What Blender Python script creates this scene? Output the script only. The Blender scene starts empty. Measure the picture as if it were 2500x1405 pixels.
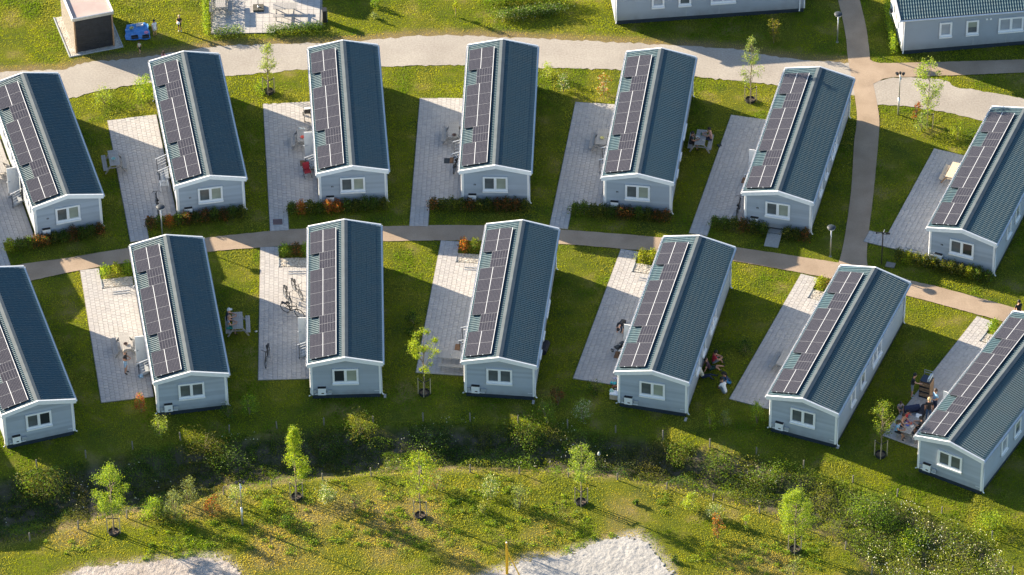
import bpy, bmesh, math, random
import numpy as np
from mathutils import Vector, Matrix, Euler
random.seed(7); RNG = np.random.default_rng(11)
R = math.radians
scene = bpy.context.scene
COL = scene.collection

# ------------------------------------------------------------------ camera, sky, sun, exposure
FPX, PITCH, ROLL, HCAM = 12307.4, 0.6927162, -0.0118067, 191.0417
cp, sp_ = math.cos(PITCH), math.sin(PITCH)
cr, sr = math.cos(ROLL), math.sin(ROLL)
cam_d = bpy.data.cameras.new('camera')
cam = bpy.data.objects.new('camera', cam_d); COL.objects.link(cam)
cam_d.sensor_width = 36.0; cam_d.lens = 36.0 * FPX / 2500.0
cam_d.clip_start = 1.0; cam_d.clip_end = 6000.0
_r0, _u0, _f = Vector((1, 0, 0)), Vector((0, sp_, cp)), Vector((0, cp, -sp_))
_rt = _r0 * cr + _u0 * sr; _up = -_r0 * sr + _u0 * cr
cam.matrix_world = Matrix(((_rt.x, _up.x, -_f.x, 0), (_rt.y, _up.y, -_f.y, 0), (_rt.z, _up.z, -_f.z, HCAM), (0, 0, 0, 1)))
scene.camera = cam

SUN_EL, SUN_DIR = R(18.3), R(-30.8)          # direction in which shadows fall, from +x
world = bpy.data.worlds.new('World'); scene.world = world; world.use_nodes = True
wn = world.node_tree; wn.nodes.clear()
sky = wn.nodes.new('ShaderNodeTexSky'); sky.sky_type = 'NISHITA'; sky.sun_disc = False
sky.sun_elevation = SUN_EL
sky.sun_rotation = math.atan2(-math.cos(SUN_DIR), -math.sin(SUN_DIR))
sky.air_density = 1.0; sky.dust_density = 0.6; sky.ozone_density = 1.5
bg = wn.nodes.new('ShaderNodeBackground'); bg.inputs['Strength'].default_value = 0.076
wo = wn.nodes.new('ShaderNodeOutputWorld')
wn.links.new(sky.outputs[0], bg.inputs[0]); wn.links.new(bg.outputs[0], wo.inputs[0])
sun_d = bpy.data.lights.new('sun', 'SUN'); sun_d.energy = 5.0; sun_d.angle = R(0.5); sun_d.color = (1.0, 0.85, 0.64)
sun = bpy.data.objects.new('sun', sun_d); COL.objects.link(sun)
_d = Vector((math.cos(SUN_DIR) * math.cos(SUN_EL), math.sin(SUN_DIR) * math.cos(SUN_EL), -math.sin(SUN_EL)))
sun.rotation_euler = _d.to_track_quat('-Z', 'Y').to_euler(); sun.location = (0, 230, 60)
scene.view_settings.view_transform = 'Standard'
scene.view_settings.look = 'None'
scene.view_settings.exposure = 1.80
scene.view_settings.gamma = 1.0
scene.render.engine = 'CYCLES'
try:
    scene.cycles.max_bounces = 6
    scene.cycles.transparent_max_bounces = 8
except Exception:
    pass

# ------------------------------------------------------------------ survey helpers
def G(u, v, z=0.0):
    """point of the level z seen at photograph position (u, v)"""
    du, dv = u - 1250.0, v - 702.5
    a = (du * cr + dv * sr) / FPX; b = -(-du * sr + dv * cr) / FPX
    dx, dy, dz = a, cp + b * sp_, -sp_ + b * cp
    t = (HCAM - z) / (-dz)
    return Vector((dx * t, dy * t, z))
def PROJ(x, y, z):
    Z = z - HCAM; d = y * cp - Z * sp_; u = y * sp_ + Z * cp
    a = FPX * x / d; b = -FPX * u / d
    return (1250 + a * cr - b * sr, 702.5 + a * sr + b * cr)
def ZAT(base, v):
    """height above base that shows at photograph row v"""
    lo, hi = -3.0, 14.0
    for _ in range(40):
        m = (lo + hi) / 2
        if PROJ(base[0], base[1], m)[1] > v: lo = m
        else: hi = m
    return (lo + hi) / 2

# ------------------------------------------------------------------ colours and materials
def S(r, g, b):
    f = lambda c: (c / 255 / 12.92) if c <= 10.3 else ((c / 255 + 0.055) / 1.055) ** 2.4
    return (f(r), f(g), f(b))
MATS = {}
def mat(name, color, rough=0.7, metal=0.0, spec=0.5, noise=0.0, nscale=8.0, bump=0.0, bscale=40.0, color2=None, coord='Object', detail=4.0):
    if name in MATS: return MATS[name]
    m = bpy.data.materials.new(name); m.use_nodes = True
    nt = m.node_tree; b = nt.nodes['Principled BSDF']
    b.inputs['Base Color'].default_value = (*color, 1); b.inputs['Roughness'].default_value = rough
    b.inputs['Metallic'].default_value = metal
    b.inputs['Specular IOR Level'].default_value = spec
    if noise > 0 or color2 is not None or bump > 0:
        tc = nt.nodes.new('ShaderNodeTexCoord')
    if noise > 0 or color2 is not None:
        n = nt.nodes.new('ShaderNodeTexNoise'); n.inputs['Scale'].default_value = nscale; n.inputs['Detail'].default_value = detail
        nt.links.new(tc.outputs[coord], n.inputs['Vector'])
        rp = nt.nodes.new('ShaderNodeValToRGB')
        c2 = color2 if color2 is not None else tuple(c * (1 - noise) for c in color)
        c1 = color if color2 is not None else tuple(min(1, c * (1 + noise)) for c in color)
        rp.color_ramp.elements[0].position = 0.32; rp.color_ramp.elements[1].position = 0.68
        rp.color_ramp.elements[0].color = (*c2, 1); rp.color_ramp.elements[1].color = (*c1, 1)
        nt.links.new(n.outputs['Fac'], rp.inputs['Fac']); nt.links.new(rp.outputs['Color'], b.inputs['Base Color'])
    if bump > 0:
        n2 = nt.nodes.new('ShaderNodeTexNoise'); n2.inputs['Scale'].default_value = bscale; n2.inputs['Detail'].default_value = 3
        nt.links.new(tc.outputs[coord], n2.inputs['Vector'])
        bp = nt.nodes.new('ShaderNodeBump'); bp.inputs['Strength'].default_value = bump; bp.inputs['Distance'].default_value = 0.03
        nt.links.new(n2.outputs['Fac'], bp.inputs['Height']); nt.links.new(bp.outputs['Normal'], b.inputs['Normal'])
    MATS[name] = m
    return m
def leaf_mat(name, transl=0.45, rough=0.6, tint=(1.25, 1.15, 0.5)):
    if name in MATS: return MATS[name]
    m = bpy.data.materials.new(name); m.use_nodes = True; nt = m.node_tree
    b = nt.nodes['Principled BSDF']; b.inputs['Roughness'].default_value = rough; b.inputs['Specular IOR Level'].default_value = 0.3
    at = nt.nodes.new('ShaderNodeAttribute'); at.attribute_name = 'Col'
    nt.links.new(at.outputs['Color'], b.inputs['Base Color'])
    tr = nt.nodes.new('ShaderNodeBsdfTranslucent'); mx = nt.nodes.new('ShaderNodeMixShader'); mx.inputs[0].default_value = transl
    mm = nt.nodes.new('ShaderNodeMix'); mm.data_type = 'RGBA'; mm.blend_type = 'MULTIPLY'; mm.inputs[0].default_value = 1
    nt.links.new(at.outputs['Color'], mm.inputs[6]); mm.inputs[7].default_value = (*tint, 1)
    nt.links.new(mm.outputs[2], tr.inputs['Color'])
    out = nt.nodes['Material Output']
    nt.links.new(b.outputs[0], mx.inputs[1]); nt.links.new(tr.outputs[0], mx.inputs[2]); nt.links.new(mx.outputs[0], out.inputs[0])
    MATS[name] = m
    return m

def weathered(name, color, rough, dirt, base, spec=0.4):
    m = bpy.data.materials.new(name); m.use_nodes = True; nt = m.node_tree; b = nt.nodes['Principled BSDF']
    b.inputs['Roughness'].default_value = rough; b.inputs['Specular IOR Level'].default_value = spec
    tc = nt.nodes.new('ShaderNodeTexCoord'); oi = nt.nodes.new('ShaderNodeObjectInfo'); geo = nt.nodes.new('ShaderNodeNewGeometry')
    def noise(sc, det, scale=(1, 1, 1)):
        mp = nt.nodes.new('ShaderNodeMapping'); mp.inputs['Scale'].default_value = scale
        nt.links.new(geo.outputs['Position'], mp.inputs['Vector'])
        n = nt.nodes.new('ShaderNodeTexNoise'); n.inputs['Scale'].default_value = sc; n.inputs['Detail'].default_value = det
        nt.links.new(mp.outputs[0], n.inputs['Vector']); return n.outputs['Fac']
    def ramp(sock, p0, p1):
        r = nt.nodes.new('ShaderNodeMapRange'); r.inputs[1].default_value = p0; r.inputs[2].default_value = p1; nt.links.new(sock, r.inputs[0]); return r.outputs[0]
    def math_(op, a, b_):
        x = nt.nodes.new('ShaderNodeMath'); x.operation = op
        for i, q in enumerate((a, b_)):
            if isinstance(q, (int, float)): x.inputs[i].default_value = q
            else: nt.links.new(q, x.inputs[i])
        return x.outputs[0]
    f = ramp(noise(0.9, 5), .42, .78)
    if base > 0:
        sep = nt.nodes.new('ShaderNodeSeparateXYZ'); nt.links.new(geo.outputs['Position'], sep.inputs[0])
        low = ramp(sep.outputs[2], base, .25); f = math_('ADD', math_('MULTIPLY', low, math_('MULTIPLY', noise(2.2, 5), 1.1)), math_('MULTIPLY', f, .18))
    else: f = math_('MULTIPLY', f, .75)
    x = nt.nodes.new('ShaderNodeMix'); x.data_type = 'RGBA'; x.clamp_factor = True; nt.links.new(f, x.inputs[0]); x.inputs[6].default_value = (*color, 1); x.inputs[7].default_value = (*dirt, 1)
    v = nt.nodes.new('ShaderNodeMapRange'); v.inputs[3].default_value = .90; v.inputs[4].default_value = 1.10; nt.links.new(oi.outputs['Random'], v.inputs[0])
    y = nt.nodes.new('ShaderNodeVectorMath'); y.operation = 'SCALE'; nt.links.new(x.outputs[2], y.inputs[0]); nt.links.new(v.outputs[0], y.inputs['Scale'])
    nt.links.new(y.outputs[0], b.inputs['Base Color']); MATS[name] = m
    return m
M_WALL = weathered('clad_grey', (0.345, 0.395, 0.455), 0.55, dirt=(0.20, 0.205, 0.20), base=0.95)
M_WHITE = mat('white_trim', (0.80, 0.81, 0.82), 0.4, noise=0.03, nscale=5)
M_ROOF = weathered('roof_tile_coating', (0.038, 0.084, 0.110), 0.55, dirt=(0.054, 0.088, 0.104), base=-9, spec=0.25)
M_RIDGE = mat('ridge_metal', (0.085, 0.105, 0.12), 0.6, spec=0.25, noise=0.1, nscale=2)
M_SKIRT = mat('skirting_navy', (0.018, 0.030, 0.050), 0.6, noise=0.15, nscale=4)
M_GLASS_D = mat('pane_grey', (0.10, 0.115, 0.12), 0.12, noise=0.25, nscale=1.5)
M_GLASS_L = mat('pane_blind', (0.30, 0.33, 0.27), 0.2, noise=0.15, nscale=1.2)
M_GLASS_S = mat('pane_pale', (0.34, 0.37, 0.41), 0.25, noise=0.12, nscale=1.2)
M_GLASS_K = mat('pane_dark', (0.03, 0.035, 0.04), 0.08)
M_BLACK = mat('black_plastic', (0.02, 0.02, 0.022), 0.5)
M_STEEL = mat('galvanised', (0.55, 0.56, 0.57), 0.35, metal=0.7, noise=0.08, nscale=10)
M_RAILG = mat('rail_metal', (0.62, 0.63, 0.64), 0.35, metal=0.5)
M_SILVER = mat('panel_frame', (0.27, 0.27, 0.29), 0.45, metal=0.2)
M_BOX = mat('inverter_white', (0.78, 0.80, 0.82), 0.35)
M_BOXG = mat('box_grey', (0.36, 0.39, 0.42), 0.5)
M_WOODG = mat('weathered_wood', (0.33, 0.315, 0.30), 0.85, noise=0.22, nscale=14, bump=0.3)
M_WOODN = mat('new_wood', (0.62, 0.50, 0.36), 0.8, noise=0.15, nscale=14, bump=0.2)
M_WOODB = mat('brown_wood', (0.30, 0.19, 0.11), 0.8, noise=0.25, nscale=12)
M_SOIL = mat('soil', (0.16, 0.12, 0.085), 0.95, noise=0.35, nscale=6, bump=0.5)
M_RUBBER = mat('rubber_black', (0.015, 0.016, 0.02), 0.7)
M_BARK = mat('bark', (0.22, 0.17, 0.12), 0.9, noise=0.3, nscale=20)
M_POST = mat('post_wood', (0.20, 0.18, 0.155), 0.9, noise=0.3, nscale=12)
M_STAKE = mat('stake_wood', (0.42, 0.34, 0.24), 0.85, noise=0.2, nscale=15)
M_LEAF = leaf_mat('foliage', 0.52, tint=(1.3, 1.25, 0.6))
M_BLADE = leaf_mat('grass_blade', 0.62, rough=0.5, tint=(1.3, 1.15, 0.35))
PAVE = [mat('paver_%s' % k, c, 0.85, noise=0.10, nscale=9, bump=0.15, bscale=60) for k, c in
        (('a', (0.425, 0.405, 0.395)), ('b', (0.395, 0.378, 0.372)), ('c', (0.445, 0.425, 0.41)), ('d', (0.41, 0.388, 0.372)))]
M_JOINT = mat('joint_sand', (0.235, 0.225, 0.205), 0.95, noise=0.2, nscale=20)

def panel_material():
    m = bpy.data.materials.new('solar_cells'); m.use_nodes = True; nt = m.node_tree; b = nt.nodes['Principled BSDF']
    uv = nt.nodes.new('ShaderNodeUVMap'); sep = nt.nodes.new('ShaderNodeSeparateXYZ'); nt.links.new(uv.outputs[0], sep.inputs[0])
    def line(sock, wid):
        fr = nt.nodes.new('ShaderNodeMath'); fr.operation = 'FRACT'; nt.links.new(sock, fr.inputs[0])
        sb = nt.nodes.new('ShaderNodeMath'); sb.operation = 'SUBTRACT'; nt.links.new(fr.outputs[0], sb.inputs[0]); sb.inputs[1].default_value = 0.5
        ab = nt.nodes.new('ShaderNodeMath'); ab.operation = 'ABSOLUTE'; nt.links.new(sb.outputs[0], ab.inputs[0])
        gt = nt.nodes.new('ShaderNodeMath'); gt.operation = 'GREATER_THAN'; nt.links.new(ab.outputs[0], gt.inputs[0]); gt.inputs[1].default_value = 0.5 - wid
        return gt.outputs[0]
    l1 = line(sep.outputs[0], 0.055); l2 = line(sep.outputs[1], 0.055)
    mx = nt.nodes.new('ShaderNodeMath'); mx.operation = 'MAXIMUM'; nt.links.new(l1, mx.inputs[0]); nt.links.new(l2, mx.inputs[1])
    tc = nt.nodes.new('ShaderNodeTexCoord'); no = nt.nodes.new('ShaderNodeTexNoise'); no.inputs['Scale'].default_value = 1.7
    nt.links.new(tc.outputs['Object'], no.inputs['Vector'])
    rp = nt.nodes.new('ShaderNodeValToRGB'); rp.color_ramp.elements[0].color = (0.015, 0.014, 0.021, 1); rp.color_ramp.elements[1].color = (0.025, 0.024, 0.032, 1)
    nt.links.new(no.outputs['Fac'], rp.inputs[0])
    mi = nt.nodes.new('ShaderNodeMix'); mi.data_type = 'RGBA'
    nt.links.new(mx.outputs[0], mi.inputs[0]); nt.links.new(rp.outputs[0], mi.inputs[6]); mi.inputs[7].default_value = (0.155, 0.15, 0.17, 1)
    nt.links.new(mi.outputs[2], b.inputs['Base Color'])
    b.inputs['Roughness'].default_value = 0.22; b.inputs['Specular IOR Level'].default_value = 0.3
    return m
M_CELL = panel_material()

# ------------------------------------------------------------------ mesh helpers
class MB:
    """collects faces with material slots and links them as one mesh"""
    def __init__(s): s.v = []; s.f = []; s.m = []; s.T = None; s.slot = 0
    def addv(s, pts):
        n = len(s.v)
        for q in pts:
            q = Vector(q)
            if s.T is not None: q = s.T @ q
            s.v.append(tuple(q))
        return n
    def face(s, pts, slot=None):
        n = s.addv(pts); s.f.append(tuple(range(n, n + len(pts)))); s.m.append(s.slot if slot is None else slot)
    def box(s, c, d, rz=0.0, rx=0.0, ry=0.0):
        x, y, z = d[0] / 2, d[1] / 2, d[2] / 2
        pts = [Vector(q) for q in ((-x, -y, -z), (x, -y, -z), (x, y, -z), (-x, y, -z), (-x, -y, z), (x, -y, z), (x, y, z), (-x, y, z))]
        e = Euler((rx, ry, rz)).to_matrix()
        n = s.addv([e @ q + Vector(c) for q in pts])
        for q in ((0, 3, 2, 1), (4, 5, 6, 7), (0, 1, 5, 4), (1, 2, 6, 5), (2, 3, 7, 6), (3, 0, 4, 7)):
            s.f.append(tuple(n + i for i in q)); s.m.append(s.slot)
        return s
    def hexa(s, lo, hi):
        n = s.addv(list(lo) + list(hi))
        for q in ((0, 3, 2, 1), (4, 5, 6, 7), (0, 1, 5, 4), (1, 2, 6, 5), (2, 3, 7, 6), (3, 0, 4, 7)):
            s.f.append(tuple(n + i for i in q)); s.m.append(s.slot)
        return s
    def bar(s, a, b, w, h, up=(0, 0, 1)):
        a, b = Vector(a), Vector(b); d = (b - a).normalized(); u = Vector(up)
        if abs(d.dot(u)) > 0.98: u = Vector((0, 1, 0))
        x = d.cross(u).normalized(); u = x.cross(d)
        x *= w / 2; u *= h / 2
        return s.hexa([a - x - u, a + x - u, a + x + u, a - x + u][::-1], [b - x - u, b + x - u, b + x + u, b - x + u][::-1])
    def tube(s, path, r, n=6, cap=True):
        path = [Vector(q) for q in path]; rr = r if isinstance(r, (list, tuple)) else [r] * len(path)
        rings = []
        for i, q in enumerate(path):
            d = (path[min(i + 1, len(path) - 1)] - path[max(i - 1, 0)]).normalized()
            u = Vector((0, 0, 1)) if abs(d.z) < 0.9 else Vector((1, 0, 0))
            x = d.cross(u).normalized(); y = x.cross(d)
            rings.append(s.addv([q + (x * math.cos(2 * math.pi * k / n) + y * math.sin(2 * math.pi * k / n)) * rr[i] for k in range(n)]))
        for i in range(len(path) - 1):
            a, b = rings[i], rings[i + 1]
            for k in range(n):
                s.f.append((a + k, a + (k + 1) % n, b + (k + 1) % n, b + k)); s.m.append(s.slot)
        if cap:
            s.f.append(tuple(rings[0] + k for k in range(n))[::-1]); s.m.append(s.slot)
            s.f.append(tuple(rings[-1] + k for k in range(n))); s.m.append(s.slot)
        return s
    def torus(s, c, ax, RR, r, n=20, k=6):
        c = Vector(c); ax = Vector(ax).normalized(); u = ax.cross(Vector((0, 0, 1)))
        if u.length < 0.1: u = Vector((1, 0, 0))
        u.normalize(); w = ax.cross(u)
        base = []
        for i in range(n):
            t = 2 * math.pi * i / n; rd = u * math.cos(t) + w * math.sin(t)
            base.append(s.addv([c + rd * (RR + r * math.cos(2 * math.pi * j / k)) + ax * (r * math.sin(2 * math.pi * j / k)) for j in range(k)]))
        for i in range(n):
            a, b = base[i], base[(i + 1) % n]
            for j in range(k):
                s.f.append((a + j, b + j, b + (j + 1) % k, a + (j + 1) % k)); s.m.append(s.slot)
        return s
    def lathe(s, c, prof, n=16):
        """prof: (radius, z) pairs"""
        c = Vector(c); rings = [s.addv([c + Vector((r * math.cos(2 * math.pi * k / n), r * math.sin(2 * math.pi * k / n), z)) for k in range(n)]) for r, z in prof]
        for i in range(len(prof) - 1):
            a, b = rings[i], rings[i + 1]
            for k in range(n):
                s.f.append((a + k, a + (k + 1) % n, b + (k + 1) % n, b + k)); s.m.append(s.slot)
        s.f.append(tuple(rings[0] + k for k in range(n))[::-1]); s.m.append(s.slot)
        s.f.append(tuple(rings[-1] + k for k in range(n))); s.m.append(s.slot)
        return s
    def ball(s, c, rad, n=10, k=6):
        if not isinstance(rad, (tuple, list)): rad = (rad, rad, rad)
        c = Vector(c); rings = []
        for i in range(1, k):
            t = math.pi * i / k
            rings.append(s.addv([c + Vector((rad[0] * math.sin(t) * math.cos(2 * math.pi * j / n), rad[1] * math.sin(t) * math.sin(2 * math.pi * j / n), -rad[2] * math.cos(t))) for j in range(n)]))
        b = s.addv([c - Vector((0, 0, rad[2]))]); t_ = s.addv([c + Vector((0, 0, rad[2]))])
        for i in range(k - 2):
            for j in range(n):
                s.f.append((rings[i] + j, rings[i] + (j + 1) % n, rings[i + 1] + (j + 1) % n, rings[i + 1] + j)); s.m.append(s.slot)
        for j in range(n):
            s.f.append((b, rings[0] + (j + 1) % n, rings[0] + j)); s.m.append(s.slot)
            s.f.append((t_, rings[-1] + j, rings[-1] + (j + 1) % n)); s.m.append(s.slot)
        return s
    def mesh(s, name, mats, smooth=False):
        me = bpy.data.meshes.new(name); me.from_pydata(s.v, [], s.f)
        for m in (mats if isinstance(mats, (list, tuple)) else [mats]): me.materials.append(m)
        if len(me.materials) > 1: me.polygons.foreach_set('material_index', s.m)
        if smooth: me.polygons.foreach_set('use_smooth', [True] * len(me.polygons))
        me.update()
        return me
    def build(s, name, mats, parent=None, smooth=False):
        return link(name, s.mesh(name, mats, smooth), parent)
def link(name, me, parent=None, loc=None, rz=None):
    o = bpy.data.objects.new(name, me); COL.objects.link(o)
    if parent is not None: o.parent = parent
    if loc is not None: o.location = loc
    if rz is not None: o.rotation_euler = (0, 0, rz)
    return o
def tag(o, label=None, cat=None, group=None, kind=None):
    if label: o['label'] = label
    if cat: o['category'] = cat
    if group: o['group'] = group
    if kind: o['kind'] = kind
    return o
def thing(name, label, cat, loc=(0, 0, 0), rz=0.0, group=None):
    return tag(link(name, None, None, loc, rz), label, cat, group)
def np_mesh(name, V, F, mats, col=None, smooth=False):
    """numpy quads or tris; col per vertex"""
    me = bpy.data.meshes.new(name); k = F.shape[1]
    me.vertices.add(len(V)); me.vertices.foreach_set('co', V.astype(np.float32).ravel())
    me.loops.add(F.size); me.loops.foreach_set('vertex_index', F.astype(np.int32).ravel())
    me.polygons.add(len(F)); me.polygons.foreach_set('loop_start', (np.arange(len(F)) * k).astype(np.int32))
    try: me.polygons.foreach_set('loop_total', np.full(len(F), k, np.int32))
    except Exception: pass
    for m in (mats if isinstance(mats, (list, tuple)) else [mats]): me.materials.append(m)
    if col is not None:
        a = me.attributes.new('Col', 'FLOAT_COLOR', 'POINT')
        c4 = np.ones((len(V), 4), np.float32); c4[:, :3] = col; a.data.foreach_set('color', c4.ravel())
    if smooth: me.polygons.foreach_set('use_smooth', np.ones(len(F), bool))
    me.update(calc_edges=True); me.validate()
    return me
def vnoise(x, y, s, seed=0):
    """smooth value noise 0..1"""
    x = np.asarray(x) / s + seed * 17.3; y = np.asarray(y) / s + seed * 9.1
    xi = np.floor(x).astype(np.int64); yi = np.floor(y).astype(np.int64); fx = x - xi; fy = y - yi
    fx = fx * fx * (3 - 2 * fx); fy = fy * fy * (3 - 2 * fy)
    def h(a, b):
        n = (a * 374761393 + b * 668265263 + seed * 1442695) & 0x7fffffff
        n = (n ^ (n >> 13)) * 1274126177 & 0x7fffffff
        return ((n ^ (n >> 16)) & 0xffff) / 65535.0
    return (h(xi, yi) * (1 - fx) + h(xi + 1, yi) * fx) * (1 - fy) + (h(xi, yi + 1) * (1 - fx) + h(xi + 1, yi + 1) * fx) * fy
def inside(x, y, poly):
    x = np.asarray(x); y = np.asarray(y); r = np.zeros(x.shape, bool); n = len(poly)
    for i in range(n):
        x0, y0 = poly[i][0], poly[i][1]; x1, y1 = poly[(i + 1) % n][0], poly[(i + 1) % n][1]
        if y0 == y1: continue
        c = ((y0 > y) != (y1 > y)) & (x < (x1 - x0) * (y - y0) / (y1 - y0) + x0)
        r ^= c
    return r
def smooth_line(pts, n=4, closed=False):
    pts = [Vector(q) for q in pts]; out = []; N = len(pts)
    for i in range(N - 1):
        p0 = pts[max(i - 1, 0)]; p1 = pts[i]; p2 = pts[i + 1]; p3 = pts[min(i + 2, N - 1)]
        for k in range(n):
            t = k / n
            out.append(0.5 * ((2 * p1) + (p2 - p0) * t + (2 * p0 - 5 * p1 + 4 * p2 - p3) * t * t + (3 * p1 - p0 - 3 * p2 + p3) * t ** 3))
    out.append(pts[-1])
    return out

# ------------------------------------------------------------------ survey: houses and plots
HOUSES = {'U1': (-26.482, 235.303, 15.93), 'U2': (-18.030, 236.999, 9.66), 'U3': (-9.504, 237.788, 3.68), 'U4': (-0.935, 237.684, -2.49),
          'U5': (7.599, 236.700, -8.26), 'U6': (15.911, 234.862, -14.61), 'U7': (26.607, 231.025, -22.34),
          'L1': (-27.011, 216.568, 17.41), 'L2': (-18.428, 218.968, 9.07), 'L3': (-9.635, 220.076, 1.18), 'L4': (-0.805, 219.895, -6.73),
          'L5': (7.931, 218.561, -14.54), 'L6': (16.408, 215.988, -22.77), 'L7': (24.475, 212.130, -30.70),
          'L0': (-35.300, 212.900, 25.5), 'U0': (-34.700, 232.700, 22.3)}
def from_corner(pt, loc, th):
    c, s = math.cos(R(th)), math.sin(R(th))
    return (pt[0] - (loc[0] * c - loc[1] * s), pt[1] - (loc[0] * s + loc[1] * c), th)
HOUSES['B1'] = from_corner((6.753, 256.059), (2.07, 0.30), -84.66)
HOUSES['B2'] = from_corner((24.655, 252.569), (2.07, 0.30), -83.53)
HOUSES['N1'] = from_corner(G(617, -49), (2.15, 0.0), -22.0)
def HW(k, x, y, z=0.0):
    hx, hy, t = HOUSES[k]; c, s = math.cos(R(t)), math.sin(R(t))
    return Vector((hx + x * c - y * s, hy + x * s + y * c, z))
UP_ROW = ['U1', 'U2', 'U3', 'U4', 'U5', 'U6', 'U7']; LOW_ROW = ['L1', 'L2', 'L3', 'L4', 'L5', 'L6', 'L7']

# ditch between two rows of posts
POST_U = [(-150, 1180), (-30, 1165), (90, 1142), (210, 1118), (324, 1097), (441, 1075), (560, 1057), (676, 1046), (791, 1037), (911, 1031), (1033, 1027), (1148, 1028), (1265, 1034), (1386, 1044), (1503, 1056), (1619, 1071), (1733, 1091), (1847, 1108), (1962, 1143), (2082, 1178), (2190, 1213), (2299, 1254), (2422, 1316), (2472, 1400), (2560, 1460)]
POST_L = [(-150, 1358), (-40, 1342), (73, 1321), (191, 1291), (310, 1265), (428, 1236), (546, 1208), (664, 1189), (788, 1172), (906, 1162), (1028, 1156), (1148, 1153), (1268, 1156), (1388, 1164), (1507, 1172), (1628, 1194), (1741, 1221), (1854, 1252), (1960, 1290), (2064, 1340), (2128, 1402), (2200, 1470)]
WU = [G(*q) for q in POST_U]; WL = [G(*q) for q in POST_L]
_ux, _uy = np.array([q.x for q in WU]), np.array([q.y for q in WU]); _lx, _ly = np.array([q.x for q in WL]), np.array([q.y for q in WL])
def ditch_t(x, y):
    yu = np.interp(x, _ux, _uy); yl = np.interp(x, _lx, _ly)
    return (np.asarray(y) - yl) / np.maximum(yu - yl, 0.5)
def ground_z(x, y):
    x = np.asarray(x, float); y = np.asarray(y, float)
    t = ditch_t(x, y); d = np.where((t > 0.02) & (t < 0.98), np.sin(np.pi * np.clip(t, 0, 1)) ** 1.2, 0.0)
    D = np.interp(x, [-40, 0, 14, 30], [0.85, 0.75, 0.55, 0.45])
    return -D * d
def GZ(u, v):
    q = G(u, v)
    for _ in range(4):
        q = G(u, v, float(ground_z(q.x, q.y)))
    return q

# ================================================================== the setting
def lawn_material():
    m = bpy.data.materials.new('lawn'); m.use_nodes = True; nt = m.node_tree; b = nt.nodes['Principled BSDF']
    b.inputs['Roughness'].default_value = 0.95; b.inputs['Specular IOR Level'].default_value = 0.1
    geo = nt.nodes.new('ShaderNodeNewGeometry')
    def noise(sc, det=4.0):
        n = nt.nodes.new('ShaderNodeTexNoise'); n.inputs['Scale'].default_value = sc; n.inputs['Detail'].default_value = det
        nt.links.new(geo.outputs['Position'], n.inputs['Vector']); return n.outputs['Fac']
    def ramp(sock, stops):
        r = nt.nodes.new('ShaderNodeValToRGB'); e = r.color_ramp.elements
        e[0].position = stops[0][0]; e[0].color = (*stops[0][1], 1); e[1].position = stops[-1][0]; e[1].color = (*stops[-1][1], 1)
        for p_, c_ in stops[1:-1]:
            q = e.new(p_); q.color = (*c_, 1)
        nt.links.new(sock, r.inputs[0]); return r.outputs[0]
    def mix(f, a, b_, mode='MIX'):
        x = nt.nodes.new('ShaderNodeMix'); x.data_type = 'RGBA'; x.blend_type = mode
        if isinstance(f, float): x.inputs[0].default_value = f
        else: nt.links.new(f, x.inputs[0])
        for s_, q in ((6, a), (7, b_)):
            if isinstance(q, tuple): x.inputs[s_].default_value = (*q, 1)
            else: nt.links.new(q, x.inputs[s_])
        return x.outputs[2]
    base = ramp(noise(0.55, 5), [(0.30, (0.185, 0.158, 0.050)), (0.44, (0.112, 0.124, 0.012)), (0.56, (0.088, 0.106, 0.011)), (0.72, (0.050, 0.074, 0.011))])
    fine = ramp(noise(9.0, 3), [(0.30, (0.80, 0.80, 0.76)), (0.70, (1.18, 1.18, 1.16))])
    g = mix(1.0, base, fine, 'MULTIPLY')
    at = nt.nodes.new('ShaderNodeAttribute'); at.attribute_name = 'wild'
    soil = ramp(noise(1.6, 5), [(0.36, (0.100, 0.086, 0.066)), (0.54, (0.055, 0.056, 0.028)), (0.66, (0.030, 0.044, 0.014))])
    g2 = mix(at.outputs['Fac'], g, soil)
    at2 = nt.nodes.new('ShaderNodeAttribute'); at2.attribute_name = 'dry'
    g3 = mix(at2.outputs['Fac'], g2, (0.21, 0.155, 0.085))
    at3 = nt.nodes.new('ShaderNodeAttribute'); at3.attribute_name = 'sandy'
    g3 = mix(at3.outputs['Fac'], g3, (0.42, 0.385, 0.34))
    nt.links.new(g3, b.inputs['Base Color'])
    bp = nt.nodes.new('ShaderNodeBump'); bp.inputs['Strength'].default_value = 0.2; bp.inputs['Distance'].default_value = 0.02
    nt.links.new(noise(14.0, 3), bp.inputs['Height']); nt.links.new(bp.outputs['Normal'], b.inputs['Normal'])
    return m

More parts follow.
